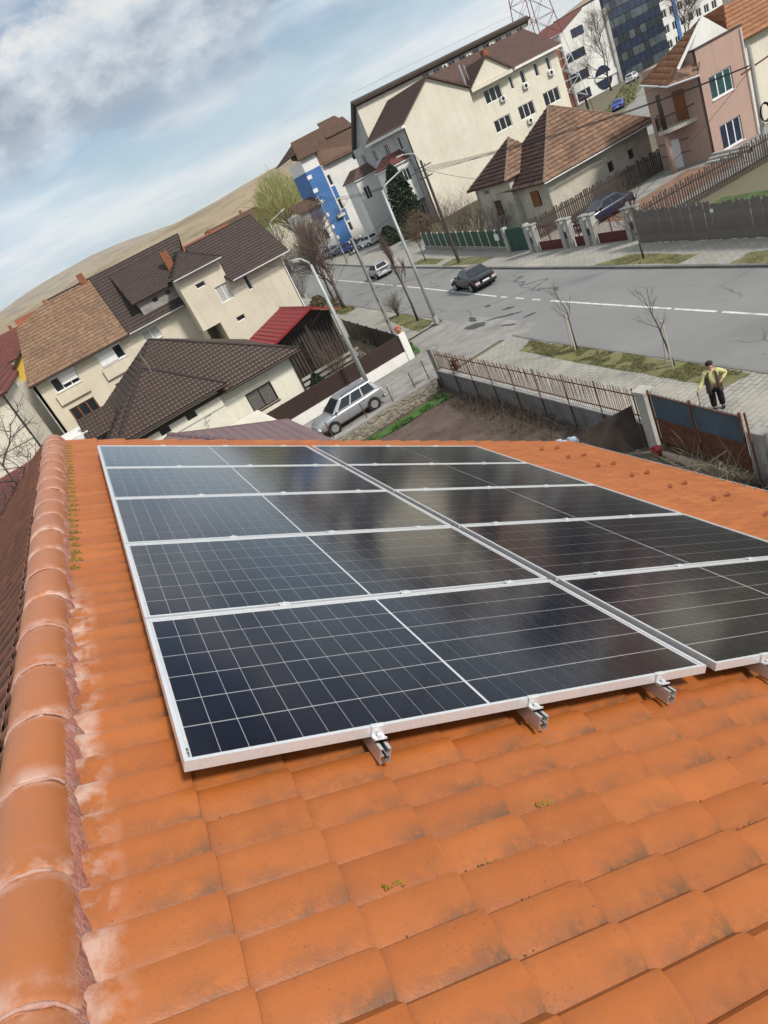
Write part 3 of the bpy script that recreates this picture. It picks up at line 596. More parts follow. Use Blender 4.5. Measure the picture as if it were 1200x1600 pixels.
for (_, u, v) in cand[:300]:
    rr = jit(u, v); uu = u
    M = frame(RO + RU * (uu + rr.uniform(-0.003, 0.003)) + RV * (v + rr.uniform(-0.0015, 0.0015)) + RN * rr.uniform(-0.0015, 0.003)) @ Matrix.Rotation(rr.uniform(-0.008, 0.008), 4, 'Z') @ Matrix.Rotation(rr.uniform(-0.006, 0.010), 4, 'X')
    if u < 0 and 1.38 < v < 1.52: M = M @ Matrix.Translation((0, 0, 0.012)) @ Matrix.Rotation(-0.07, 4, 'X')     # one lifted tile below the ridge
    o = bpy.data.objects.new('roof_tile', tme); C.objects.link(o); o.parent = roof; o.matrix_parent_inverse = Matrix.Identity(4); o.matrix_basis = M
b = B()
for (_, u, v) in rest:
    M = frame(RO + RU * u + RV * v); o0 = len(b.v)
    b.add([M @ V(p) for p in sv], sf)
    for i, q in enumerate(su): b.uv[o0 + i] = q
b.build('roof_tiles', 'roof_clay', roof, smooth=True, kind='stuff').data.set_sharp_from_angle(angle=rad(38))
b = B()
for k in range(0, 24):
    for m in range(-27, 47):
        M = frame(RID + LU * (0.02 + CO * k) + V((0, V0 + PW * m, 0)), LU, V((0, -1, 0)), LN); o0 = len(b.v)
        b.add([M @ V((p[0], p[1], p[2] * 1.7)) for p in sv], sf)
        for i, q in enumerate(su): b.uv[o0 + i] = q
b.build('roof_tiles', 'shaded_slope_clay', roof, smooth=True, kind='stuff').data.set_sharp_from_angle(angle=rad(38))
# ridge caps
rv, ru, rf = [], [], []; SEG = 14
RR = [(-0.012, 0.092, 0.0), (0.02, 0.0995, 0.04), (0.30, 0.1015, 0.8), (0.345, 0.102, 0.93), (0.362, 0.101, 1.0), (0.368, 0.092, 1.0)]
for (y, r, t) in RR:
    for i in range(SEG + 1):
        a = rad(-108 + 216 * i / SEG); rv.append((r * 1.08 * math.sin(a), -y, r * math.cos(a))); ru.append((i / SEG, t))
for j in range(len(RR) - 1):
    for i in range(SEG): a = j * (SEG + 1) + i; rf.append((a, a + 1, a + SEG + 2, a + SEG + 1))
rme = bpy.data.meshes.new('ridge_tile'); rme.from_pydata(rv, [], rf); lay = rme.uv_layers.new(name='UVMap')
for p in rme.polygons:
    p.use_smooth = True
    for li, vi in zip(p.loop_indices, p.vertices): lay.data[li].uv = ru[vi]
rme.materials.append(MATS['ridge_clay'])
for i in range(28):
    rr = random.Random(i + 50); y = 8.12 - 0.365 * i
    o = bpy.data.objects.new('ridge_tile', rme); C.objects.link(o); o.parent = roof
    o.matrix_basis = Matrix.Translation((RID.x + 0.020 + rr.uniform(-0.004, 0.004), y, RID.z - 0.032 + rr.uniform(-0.003, 0.003))) @ Matrix.Rotation(rr.uniform(-0.012, 0.012), 4, 'Z') @ Matrix.Rotation(rr.uniform(-0.008, 0.008), 4, 'X')
rr = random.Random(77); mat('joint_mortar', (0.50, 0.30, 0.24), 0.95, 0.3, 14, 0.5, 60, dirt=(0.28, 0.14, 0.10), dscale=14, damt=0.8)
for i in range(28):
    y = 8.12 - 0.365 * i - 0.366
    if rr.random() < 0.25: continue
    a0, a1 = rr.uniform(-105, -60), rr.uniform(50, 105); n_ = 16; pts = []
    for k in range(n_ + 1):
        a = rad(a0 + (a1 - a0) * k / n_); r_ = 0.0995; pts.append((RID.x + 0.020 + 1.08 * r_ * math.sin(a), y + 0.012 * fbm(k * .5, i * 3.1), RID.z - 0.032 + r_ * math.cos(a)))
    B().tube(pts, [0.004 + 0.005 * abs(fbm(k * 0.9, i * 1.7)) for k in range(n_ + 1)], 6).build('joint_mortar', 'joint_mortar', roof, smooth=True)
# bedding mortar along the ridge
for (uu, nn, base) in ((RU, RN, RID), (LU, LN, RID)):
    b = B(); n = 420; K = 6
    for i in range(n + 1):
        y = -2.0 + 10.1 * i / n
        w = 0.172 + 0.028 * fbm(y * 5, 1.0) + 0.012 * fbm(y * 23, 4.0)
        for k in range(K + 1):
            t = k / K; u = 0.080 + (w - 0.080) * t; h = 0.062 * (1 - t ** 2.4) + 0.006 * fbm(y * 30, k * 0.7) - 0.012 * t
            b.v.append(tuple(base + uu * u + V((0, y - RO.y + (RO.y - base.y), 0)) + V((0, 0, 0)) + nn * h - V((0, 0, 0))))
    for i in range(len(b.v)): pass
    b.v = [(p[0], p[1], p[2]) for p in b.v]
    # y coordinate is absolute
    for i in range(n + 1):
        for k in range(K + 1):
            q = b.v[i * (K + 1) + k]; b.v[i * (K + 1) + k] = (q[0], -2.0 + 10.1 * i / n, q[2])
    for i in range(n):
        for k in range(K): a = i * (K + 1) + k; b.f.append((a, a + 1, a + K + 2, a + K + 1))
    b.build('mortar_bed', 'ridge_mortar', roof, smooth=True)
# moss and litter lying in the tile valleys
def clump(b, u, v, h, n, spread, r, rr):
    for _ in range(n):
        b.ball(RO + RU * (u + rr.gauss(0, spread[0])) + RV * (v + rr.gauss(0, spread[1])) + RN * (h + rr.uniform(0, r)), tuple(r * rr.uniform(0.5, 1.3) for _ in range(3)), 5, 3)
rr = random.Random(4); by, bd = B(), B()
for i in range(900):
    v = 2.05 + 4.15 * rr.random(); 
    if fbm(v * 1.7, 3.3) < -0.25: continue
    clump(by if rr.random() < 0.72 else bd, -0.248 + rr.gauss(0, 0.010), v, 0.024, 4, (0.010, 0.02), 0.0055, rr)
for (_, u, v) in cand[:190]:
    if v > 0.35 or u < 0: continue
    if rr.random() < 0.75:
        cu_ = u + rr.uniform(0.1, 0.27)
        clump(bd, cu_, v - PW * 0.975, 0.013, rr.randint(10, 42), (0.032, 0.006), 0.0030, rr)
        if rr.random() < 0.3: clump(by, cu_ + 0.02, v - PW * 0.965, 0.014, rr.randint(8, 22), (0.020, 0.004), 0.0034, rr)
for (u, v) in ((1.02, -0.37), (0.79, -0.33), (1.05, -0.36), (0.44, -0.5)): clump(by, u, v + 0.005, 0.02, 26, (0.02, 0.006), 0.0045, rr)
by.build('moss', 'moss_yellow', roof, kind='stuff'); bd.build('roof_debris', 'moss_dark', roof, kind='stuff')
# snow guard hooks
mat('hook_brown', (0.27, 0.085, 0.035), 0.6, 0.1)
for v in (2.25, 2.83, 3.38, 3.93, 4.48, 5.03, 5.58):
    for u, dv in ((5.47, 0.0), (5.83, 0.13)):
        p = RO + RU * u + RV * (v + dv) + RN * 0.045
        b = B(); w = 0.011
        b.add([p - RV * w - RU * 0.05, p + RV * w - RU * 0.05, p + RV * w + RN * 0.038, p - RV * w + RN * 0.038, p - RV * w * 1.5 + RU * 0.03, p + RV * w * 1.5 + RU * 0.03], [(0, 1, 2, 3), (3, 2, 5, 4), (0, 3, 4), (1, 5, 2)])
        b.build('snow_hook', 'hook_brown', roof)
# eaves gutter with brackets
b = B(); gp = RO + RU * 6.67 - RN * 0.06; n = 8
for i in range(n + 1):
    a = math.pi * i / n
    for y in (-2.0, 8.1):
        b.v.append((gp.x + 0.05 - 0.065 * math.cos(a), y, gp.z - 0.065 * math.sin(a)))
for i in range(n): b.f.append((2 * i, 2 * i + 1, 2 * i + 3, 2 * i + 2))
gut = b.build('gutter', 'brown_metal', house)
B().tube([(gp.x + 0.115, -2.0, gp.z + 0.004), (gp.x + 0.115, 8.1, gp.z + 0.004)], 0.008, 6).build('gutter_bead', 'galvanised', gut)

# ------------------------------------------------------------------ solar panels
def _glass(t, b, n, l):
    t.nodes.remove(b); out = t.nodes['Material Output']
    tr = n('ShaderNodeBsdfTransparent'); gl = n('ShaderNodeBsdfGlossy'); gl.inputs['Roughness'].default_value = 0.12
    ge = n('ShaderNodeNewGeometry'); dp = n('ShaderNodeVectorMath'); dp.operation = 'DOT_PRODUCT'; l(ge.outputs['Normal'], dp.inputs[0]); l(ge.outputs['Incoming'], dp.inputs[1])
    fq = mm_(n, l, 'POWER', mm_(n, l, 'SUBTRACT', 1.0, mm_(n, l, 'ABSOLUTE', dp.outputs['Value'], 0)), 4.3); fq = mm_(n, l, 'ADD', mm_(n, l, 'MULTIPLY', fq, 1.45), 0.006)
    P = n('ShaderNodeNewGeometry').outputs['Position']
    ds = n('ShaderNodeBsdfDiffuse'); ds.inputs['Color'].default_value = (0.55, 0.55, 0.54, 1)
    ms = n('ShaderNodeMixShader'); l(fq, ms.inputs[0]); l(tr.outputs[0], ms.inputs[1]); l(gl.outputs[0], ms.inputs[2])
    m2 = n('ShaderNodeMixShader'); l(mr_(n, l, nz_(n, l, P, 3.0, 8, 0.7), 0.4, 0.75, 0.001, 0.010), m2.inputs[0]); l(ms.outputs[0], m2.inputs[1]); l(ds.outputs[0], m2.inputs[2])
    l(m2.outputs[0], out.inputs[0])
special('panel_glass', _glass)
mat('solar_cell', (0.0028, 0.0036, 0.0115), 0.6, 0.06, 1.5, spec=0.0, fine=0.0); mat('backsheet', (0.56, 0.57, 0.58), 0.6, 0.03, spec=0.0); mat('label_black', (0.02, 0.02, 0.02), 0.6)
PL, PS, ROWP, COLG = 2.094, 1.038, 1.058, 0.058
FWD = 0.013; mg = 0.026; MID = 0.012
cw = (PL - 2 * mg - MID - 22 * 0.0019) / 24; ch = (PS - 2 * (mg - 0.002) - 5 * 0.0046) / 6
fb = B(); fb.box(0, 0, -0.035, PL, FWD, 0); fb.box(0, PS - FWD, -0.035, PL, PS, 0); fb.box(0, FWD, -0.035, FWD, PS - FWD, 0); fb.box(PL - FWD, FWD, -0.035, PL, PS - FWD, 0)
fme = fb.build('frame', 'alu').data; bpy.data.objects.remove(bpy.data.objects['frame'])
def meonly(bld, nm, m):
    o = bld.build(nm, m); me = o.data; bpy.data.objects.remove(o); return me
gme = meonly(B().add([(FWD, FWD, -0.0025), (PL - FWD, FWD, -0.0025), (PL - FWD, PS - FWD, -0.0025), (FWD, PS - FWD, -0.0025)], [(0, 1, 2, 3)]), 'glass_pane', 'panel_glass')
bme = meonly(B().box(FWD, FWD, -0.012, PL - FWD, PS - FWD, -0.0075), 'backsheet', 'backsheet')
cme = meonly(B().add([(0, 0, 0), (cw, 0, 0), (cw, ch, 0), (0, ch, 0)], [(0, 1, 2, 3)]), 'solar_cell', 'solar_cell')
cells = [(mg + i * (cw + 0.0019) + (MID - 0.0019 if i >= 12 else 0), mg - 0.002 + j * (ch + 0.0046)) for i in range(24) for j in range(6)]
amb = B()
for (x, y) in cells: amb.add([(x, y, 0), (x + cw, y, 0), (x + cw, y + ch, 0), (x, y + ch, 0)], [(0, 1, 2, 3)])
ame = meonly(amb, 'solar_cells', 'solar_cell')
rown = ['front row', 'second row from the front', 'middle row', 'fourth row from the front', 'rearmost row']
for c in range(2):
    for r in range(5):
        lab = 'framed dark solar panel in the %s, %s' % (rown[r], 'column beside the ridge' if c == 0 else 'column nearer the eaves')
        t = thing('solar_panel', lab, 'solar panel', world=False, group='solar panels on the orange roof')
        t.matrix_world = frame(PA + RU * (c * (PL + COLG)) + RV * (r * ROWP)); t.rotation_mode = 'XYZ'
        link_part('frame', fme, t); link_part('backsheet', bme, t); link_part('glass_pane', gme, t)
        if r < 3:
            for (x, y) in cells: link_part('solar_cell', cme, t, Matrix.Translation((x, y, -0.006)))
        else:
            o = link_part('solar_cells', ame, t, Matrix.Translation((0, 0, -0.006))); o['kind'] = 'stuff'
        if c == 0 and r == 0:
            q = B()
            for i in range(7): q.box(0.0145, 0.03 + i * 0.007, -0.0074, 0.022, 0.033 + i * 0.007 + 0.001 * (i % 3), -0.0068)
            q.build('serial_label', 'label_black', t)
def rail(u, lab):
    t = thing('mounting_rail', lab, 'mounting rail', world=False, group='rails under the solar panels'); t.matrix_world = frame(PA + RU * u)
    b = B(); z1, z0, w, e0, e1 = -0.036, -0.088, 0.019, -0.074, 5.36
    for s in (-1, 1): b.box(s * w, e0, z0, s * (w - 0.004), e1, z1); b.box(s * (w - 0.004), e0, z1 - 0.004, s * 0.0075, e1, z1); b.box(s * (w - 0.004), e0, -0.064, s * 0.004, e1, -0.060); b.box(s * (w - 0.004), e0, z0, s * 0.006, e1, z0 + 0.004)
    b.build('rail', 'alu_mill', t)
    b = B(); cwid = 0.021
    b.box(-cwid, -0.0015, -0.035, cwid, -0.008, 0.003); b.box(-cwid, -0.0015, 0.0008, cwid, 0.010, 0.0045); b.box(-cwid, -0.008, -0.036, cwid, -0.036, -0.028); b.box(-cwid, -0.036, -0.036, cwid, -0.031, -0.022); b.tube([(0, -0.021, -0.03), (0, -0.021, -0.016)], 0.008, 8)
    b.build('end_clamp', 'alu', t)
    for r in range(1, 5):
        b = B(); y = r * ROWP - 0.01; b.box(-0.025, y - 0.019, 0.0008, 0.025, y + 0.019, 0.0045); b.tube([(0, y, 0.004), (0, y, 0.012)], 0.0075, 8); b.build('mid_clamp', 'alu', t)
    b = B(); b.box(-0.025, 5.272, -0.03, 0.025, 5.279, 0.003); b.box(-0.025, 5.262, 0.0008, 0.025, 5.279, 0.0045); b.build('end_clamp', 'alu', t)
    for y in (0.12, 1.3, 2.5, 3.7, 4.9):
        b = B(); b.box(-0.055, y - 0.015, -0.135, -0.02, y + 0.015, -0.128); b.box(-0.026, y - 0.015, -0.128, -0.020, y + 0.015, -0.05); b.build('roof_hook', 'galvanised', t)
for u, w in ((0.605, 'beside the ridge'), (1.22, 'below the middle of the ridge-side column'), (1.835, 'near the inner edge of the ridge-side column'), (2.445, 'at the inner edge of the eaves-side column'), (3.07, 'under the middle of the eaves-side column'), (3.69, 'nearest to the eaves')): rail(u, 'aluminium mounting rail with end clamp, ' + w)

# ------------------------------------------------------------------ plot boundary: stone wall, concrete wall, iron fence, gate
t = thing('stone_wall', 'low rubble stone wall between lane and vegetable plot', 'wall', (9.5, 31.6, -0.4))
B().box(4.0, 31.45, -0.5, 13.75, 31.95, 0.26).build('core', 'mortar', t)
rr = random.Random(3); b = B()
for i in range(620):
    x = rr.uniform(4.1, 13.6); z = rr.uniform(-0.45, 0.24); s = rr.uniform(0.05, 0.13)
    b.ball((x, 31.45, z), (s * rr.uniform(1, 1.6), s * 0.55, s * rr.uniform(0.6, 0.9)), 6, 4)
b.build('stones', 'stone', t, kind='stuff'); B().box(4.0, 31.42, 0.26, 13.8, 31.98, 0.34).build('coping', 'concrete', t)
t = thing('wire_fence', 'rusty posts of a wire fence on the rubble wall', 'fence', (9.5, 31.7, 0.3))
for k, x in enumerate((5.2, 7.6, 9.6, 11.2, 12.6, 13.5)): B().tube([(x, 31.7, 0.3), (x + R.uniform(-.05, .05), 31.7 + R.uniform(-.06, .06), 1.28 + R.uniform(-.1, .15))], 0.028, 6).build('post', 'rusty_iron', t)
b = B()
for z in (0.45, 0.8, 1.15): b.tube([(x, 31.7 + 0.02 * math.sin(x * 3), z + 0.03 * math.sin(x * 2 + z)) for x in np.linspace(5.0, 13.7, 24)], 0.006, 4)
for i in range(6): x = 6 + i * 1.3; b.tube([(x, 31.7, 0.35), (x + 0.3, 31.7, 1.2)], 0.006, 4)
b.build('wire', 'rusty_iron', t)
t = thing('concrete_wall', 'grey concrete garden wall under the rusty picket fence', 'wall', (13.7, 24, -0.4))
for i in range(8):
    y0, y1 = 16.4 + i * 1.92, 16.4 + (i + 1) * 1.92 - 0.025; x0, x1 = wallx(y0), wallx(y1)
    for (za, zb, off) in ((-0.5, 0.10, 0.0), (0.115, 0.50, 0.02)):
        B().prism([(x0 - 0.12 - off * .3, y0, za), (x0 + 0.12, y0, za), (x1 + 0.12, y1, za), (x1 - 0.12 - off * .3, y1, za)], (0, 0, zb - za)).build('wall_panel', 'wall_concrete', t)
B().prism([(wallx(16.4) - 0.17, 16.35, 0.50), (wallx(16.4) + 0.17, 16.35, 0.50), (wallx(31.75) + 0.17, 31.75, 0.50), (wallx(31.75) - 0.17, 31.75, 0.50)], (0, 0, 0.06)).build('coping', 'pale_concrete', t)
t = thing('picket_fence', 'rusty iron picket fence on the concrete wall along the pavement', 'fence', (13.7, 24, 0.55))
pk = meonly(B().tube([(0, 0, 0), (0, 0, 0.98), (0, 0, 1.08)], [0.011, 0.011, 0.001], 5), 'picket', 'rusty_iron')
for i in range(128):
    y = 16.6 + i * 0.117
    o = link_part('picket', pk, t, Matrix.Translation((wallx(y), y, 0.58 + R.uniform(-0.02, 0.02))) @ Matrix.Rotation(R.uniform(-0.04, 0.04), 4, 'X') @ Matrix.Rotation(R.uniform(-0.05, 0.05), 4, 'Y'))
for z in (0.68, 1.40): B().beam((wallx(16.5), 16.5, z), (wallx(31.6), 31.6, z), 0.02, 0.04).build('fence_rail', 'rusty_iron', t)
for i in range(9):
    y = 16.5 + i * 1.88; B().tube([(wallx(y) - 0.17, y, -0.45), (wallx(y) - 0.13, y, 1.75)], 0.024, 6).build('post', 'rusty_iron', t)
b = B(); rr = random.Random(8)
for i in range(160): b.ball((wallx(30.2) + 0.03 + rr.gauss(0, .05), 29.6 + rr.gauss(0, .16), 0.98 + rr.gauss(0, .16)), 0.035, 5, 3)
b.build('dry_creeper', 'rust', t)
B().prism([(14.05, 31.5, -0.45), (14.45, 31.5, -0.45), (14.45, 31.9, -0.45), (14.05, 31.9, -0.45)], (0, 0, 2.15)).build('corner_pillar', 'concrete', None, bevel=0.02, label='weathered concrete pillar at the corner of the picket fence', category='pillar')
b = B(); b.prism([(12.98, 15.95, -0.45), (13.36, 15.95, -0.45), (13.36, 16.35, -0.45), (12.98, 16.35, -0.45)], (0, 0, 2.05)); b.prism([(12.93, 15.9, 1.6), (13.41, 15.9, 1.6), (13.41, 16.4, 1.6), (12.93, 16.4, 1.6)], (0, 0, 0.12))
b.build('gate_pillar', 'pale_concrete', None, bevel=0.02, label='cracked concrete gate pillar beside the blue and rust gate', category='pillar')
t = thing('sheet_metal_gate', 'sheet metal gate painted blue above and rust red below', 'gate', (12.8, 14.0, 0)); qx = lambda y: 12.6 + 0.117 * (y - 12.2)
for y0, y1 in ((14.0, 15.66), (12.2, 13.94)):
    B().beam((qx(y0), y0, 1.285), (qx(y1), y1, 1.285), 0.03, 0.85).build('upper_sheet', 'blue_sheet', t); B().beam((qx(y0), y0, 0.43), (qx(y1), y1, 0.43), 0.03, 0.84).build('lower_sheet', 'rust', t)
for y in (13.97, 15.7, 12.18): B().box(qx(y) - 0.07, y - 0.025, -0.05, qx(y) - 0.02, y + 0.025, 1.84).build('gate_post', 'rusty_iron', t)
for z in (0.08, 0.855, 1.69): B().beam((qx(12.2) - 0.035, 12.2, z), (qx(15.7) - 0.035, 15.7, z), 0.03, 0.04).build('crossbar', 'rusty_iron', t)
sp = meonly(B().tube([(0, 0, 0), (0, 0, 0.10)], [0.01, 0.002], 5), 'spike', 'rusty_iron')
for i in range(21): link_part('spike', sp, t, Matrix.Translation((qx(12.3 + i * 0.165), 12.3 + i * 0.165, 1.70)))
t = thing('broken_post', 'broken grey concrete post with an iron pipe right of the blue gate', 'post', (12.7, 11.85, 0))
B().prism([(12.5, 11.6, -0.45), (12.86, 11.6, -0.45), (12.84, 12.1, -0.45), (12.52, 12.1, -0.45)], (0, 0, 1.75)).build('post', 'concrete', t, bevel=0.03); B().tube([(12.4, 11.8, -0.4), (12.42, 11.9, 1.95)], 0.03, 6).build('pipe', 'rusty_iron', t)
B().prism([(12.5, 10.8, -0.45), (12.8, 10.8, -0.45), (12.8, 11.5, -0.45), (12.5, 11.5, -0.45)], (0.02, 0, 1.3)).build('broken_post', 'old_render', None, bevel=0.03, label='lower pale rendered post stump beside the broken concrete post', category='post')
B().box(12.6, 10.6, -0.4, 13.0, 11.05, 1.9).build('black_cabinet', 'black_metal', None, bevel=0.02, label='black cabinet at the picture edge beyond the gate', category='cabinet')
B().add([(11.55, 17.55, -0.4), (12.95, 16.55, -0.4), (13.0, 16.6, 1.18), (11.75, 17.5, 0.9), (11.52, 17.52, -0.4), (12.92, 16.52, -0.4), (12.97, 16.57, 1.18), (11.72, 17.47, 0.9)], [(0, 1, 2, 3), (7, 6, 5, 4), (0, 4, 5, 1), (3, 2, 6, 7), (1, 5, 6, 2), (0, 3, 7, 4)]).build('tar_paper_sheet', 'wood_dark', None, label='dark board leaning against the garden wall', category='board')
b = B(); b.lathe((12.75, 15.75, -0.36), [(0.001, 0.01), (0.13, 0.01), (0.17, 0.26), (0.185, 0.27), (0.175, 0.255), (0.13, 0.03), (0.001, 0.03)], 16); mat('red_plastic', (0.42, 0.02, 0.025), 0.35, 0.05, spec=0.5)
b.build('bucket', 'red_plastic', None, smooth=True, label='red plastic bucket at the foot of the gate pillar', category='bucket')
mat('bag_blue', (0.35, 0.42, 0.52), 0.5, 0.3, 6.0); b = B(); rr = random.Random(2)
for i in range(14): b.ball((12.1 + rr.gauss(0, .12), 19.3 + rr.gauss(0, .12), -0.28 + rr.uniform(0, .15)), tuple(rr.uniform(.08, .16) for _ in range(3)), 7, 5)
b.build('plastic_bag', 'bag_blue', None, label='crumpled pale blue plastic bag in the garden brush', category='bag')
rr = random.Random(12); b = B()
for i in range(260):
    x, y = rr.uniform(9.0, 12.8), rr.uniform(12.6, 18.5); s = rr.uniform(0.02, 0.09); b.ball((x, y, -0.38 + s * 0.3), (s, s * rr.uniform(.6, 1.2), s * 0.6), 5, 3)
b.build('rubble', 'stone', kind='stuff', label='loose stones and rubble in the yard below the gate', category='rubble')
B().add([(8.2, 9, -0.34), (12.9, 9, -0.34), (13.0, 16.6, -0.34), (11.8, 17.6, -0.34), (8.6, 17.2, -0.34)], [(0, 1, 2, 3, 4)]).build('yard_dirt', 'dirt', kind='structure')
for k in range(5):
    y = 17.4 + k * 0.28; B().box(11.0 + R.uniform(-.1, .1), y, -0.4, 11.6, y + 0.2, -0.05 + R.uniform(-.1, .1)).build('concrete_block', 'concrete', None, bevel=0.02, label='broken concrete block, %s of the row by the leaning board' % ('first', 'second', 'third', 'fourth', 'fifth')[k], category='block', group='concrete blocks in the yard')
def brush(name, label, c, n, ln, spread, m, seed, up=0.5, cat='brush'):
    rr = random.Random(seed); b = B()
    for i in range(n):
        p = V((c[0] + rr.gauss(0, spread[0]), c[1] + rr.gauss(0, spread[1]), c[2])); d = V((rr.gauss(0, 1), rr.gauss(0, 1), abs(rr.gauss(up, 0.5)))).normalized(); L_ = ln * rr.uniform(0.4, 1.2); pts = [p]
        for k in range(4): d = (d + V((rr.gauss(0, .25), rr.gauss(0, .25), rr.gauss(0, .2)))).normalized(); p = p + d * L_ / 4; pts.append(p)
        b.tube(pts, [0.011, 0.009, 0.007, 0.005, 0.002], 3, False)
    return b.build(name, m, kind='stuff', label=label, category=cat)
mat('straw', (0.27, 0.22, 0.15), 0.95, 0.3, 3); mat('dry_stem', (0.115, 0.088, 0.060), 0.95, 0.3, 3)
brush('dry_brush', 'tangle of dry brushwood below the picket fence', (12.6, 22.5, -0.4), 300, 1.4, (0.7, 2.4), 'dry_stem', 3, 0.7)
brush('dry_brush', 'dark weeds along the foot of the concrete wall', (13.2, 26.5, -0.4), 600, 0.7, (0.35, 2.3), 'twig', 4, 0.7)
brush('dry_brush', 'heap of straw coloured cuttings in front of the gate', (11.9, 12.9, -0.3), 320, 1.6, (0.35, 0.6), 'straw', 5, 0.4)
brush('dry_brush', 'dark twigs by the broken posts', (12.2, 11.8, -0.4), 260, 1.0, (0.4, 0.5), 'twig', 6, 0.5)
for k, (a, c) in enumerate((((10.2, 14.2, -0.3), (12.6, 12.9, 0.5)), ((10.0, 13.2, -0.3), (12.3, 12.4, 0.3)))): B().tube([a, c], 0.022, 6).build('pole', 'straw', None, label=('longer' if k == 0 else 'shorter') + ' bare pole leaning over the cuttings', category='pole', group='poles lying over the cuttings')

# ------------------------------------------------------------------ purple tiled outbuilding just beyond our gable
t = thing('outbuilding', 'low outbuilding with purple brown hipped tile roof beside the lane', 'shed', (1, 26, -0.4))
B().box(-3.2, 20.0, -0.45, 4.9, 31.2, 3.6).build('wall', 'cream', t)
A_ = (0.9, 29.4, 5.0); FRp, BRp, FLp, BLp = (5.25, 19.3, 3.55), (5.2, 27.2, 3.55), (-3.6, 19.3, 3.55), (-3.6, 31.5, 3.55)
roofplane('roof_plane', [FRp, BRp, A_], 'tile_purple', t, 0.36, 0.24, 0.012, 0.012); roofplane('roof_plane', [FLp, FRp, A_], 'tile_purple', t, 0.36, 0.24, 0.03, 0.03); roofplane('roof_plane', [BLp, FLp, A_], 'tile_purple', t, 0.36, 0.24, 0.03, 0.03)
mat('purple_cap', (0.15, 0.095, 0.10), 0.5, 0.08)
def caps(p, q, parent, m, r=0.11, step=0.4, name='hip_tile'):
    p, q = V(p), V(q); n = max(1, int((q - p).length / step)); d = (q - p) / n; me = meonly(B().tube([(0, 0, 0), (0, 0, d.length * 1.06)], [r * 1.1, r * 0.92], 8), name, m)
    for i in range(n):
        link_part(name, me, parent, Matrix.Translation(p + d * i) @ d.to_track_quat('Z', 'Y').to_matrix().to_4x4())
caps(FRp, A_, t, 'purple_cap'); caps(BRp, A_, t, 'purple_cap', 0.05)

mat('dim_curtain', (0.13, 0.125, 0.12), 0.25, 0.35, 9.0, spec=0.5)
# ------------------------------------------------------------------ silver-white bungalow across the lane with panel fence
t = thing('bungalow', 'white bungalow with chocolate brown hipped tile roof', 'house', (4, 45, 0))
EX = (1, 0, 0)
h1 = [(1.65, 2.25, 3.05, 3.4), (3.3, 3.9, 3.05, 3.4)]
facade('wall', (-0.8, 39.5, 0), EX, 5.5, 3.9, h1, 'ivory', t); 
for h in h1: window(t, (-0.8, 39.5, 0), EX, h, 0, 'brown_metal', fw=0.05)
h2 = [(1.35, 3.05, 1.4, 2.62)]
facade('wall', (4.7, 40.0, 0), EX, 4.7, 3.55, h2, 'ivory', t); window(t, (4.7, 40, 0), EX, h2[0], 1, 'brown_metal', curtain='dim_curtain', sill='brown_metal', fw=0.08)
B().box(4.45, 39.52, 0, 4.7, 51, 3.8).build('wall', 'ivory', t); B().box(-0.8, 39.8, 0, 4.4, 52, 3.85).build('wall', 'ivory', t); B().box(4.75, 40.3, 0, 9.4, 52, 3.5).build('wall', 'ivory', t)
B().box(9.39, 40.0, 0, 9.40, 40.3, 3.5).build('wall', 'ivory', t)
B().box(-0.8, 39.47, 2.78, 4.7, 39.497, 2.83).build('string_course', 'pale_concrete', t)
A1, A2 = (3.6, 46.3, 7.2), (3.6, 47.6, 7.2); FL, FR, BR, BL = (-2.7, 39.4, 3.5), (10.1, 39.3, 3.5), (10.1, 53, 3.5), (-2.7, 53, 3.5)
kw = dict(course=0.36, pitch=0.23, amp=0.022, step=0.024)
roofplane('roof_plane', [FL, FR, A1], 'tile_choc', t, **kw); roofplane('roof_plane', [FR, BR, A2, A1], 'tile_choc', t, **kw); roofplane('roof_plane', [BL, FL, A1, A2], 'tile_choc', t, **kw)
P0, P1, PK = (-1.3, 38.9, 3.95), (5.3, 38.9, 3.95), (2.05, 43.4, 6.3)
roofplane('roof_plane', [P0, P1, PK], 'tile_choc', t, **kw); roofplane('roof_plane', [P1, (5.3, 43.5, 3.95), (2.05, 47, 6.3), PK], 'tile_choc', t, **kw); roofplane('roof_plane', [(-1.3, 46, 3.95), P0, PK, (2.05, 47, 6.3)], 'tile_choc', t, **kw)
mat('choc_cap', (0.036, 0.024, 0.021), 0.45, 0.1)
for a, c in ((FR, A1), (P0, PK), (P1, PK)): caps(a, c, t, 'choc_cap', 0.09)
for a, c in (((5.05, 39.25, 3.42), (10.1, 39.25, 3.42)), ((-1.3, 38.85, 3.87), (5.3, 38.85, 3.87))): B().tube([a, c], 0.06, 8).build('gutter', 'brown_metal', t)
B().tube([(9.9, 39.3, 3.42), (9.45, 39.93, 3.15), (9.4, 39.93, 0.2)], 0.05, 8).build('downpipe', 'brown_metal', t)
B().tube([(3.3, 39.4, 2.2), (3.3, 39.25, 2.75), (3.75, 39.2, 2.8)], 0.018, 5).build('wall_lamp', 'black_metal', t)
B().tube([(2.4, 42.6, 5.9), (2.35, 42.5, 7.4)], 0.015, 5).build('aerial', 'galvanised', t)
t = thing('annex', 'small white annex with brown lean-to roof left of the bungalow', 'shed', (-3.4, 44, 0))
B().box(-4.7, 43.2, 0, -2.45, 46.5, 4.75).build('wall', 'white_paint', t); roofplane('roof_plane', [(-2.75, 42.4, 4.25), (-0.6, 42.4, 4.25), (-0.6, 44.5, 5.35), (-2.75, 44.5, 5.35)], 'tile_choc', t, **kw); B().box(-2.4, 43.0, 0, -0.9, 46, 4.15).build('wall', 'grey_and_shaded_render', t)
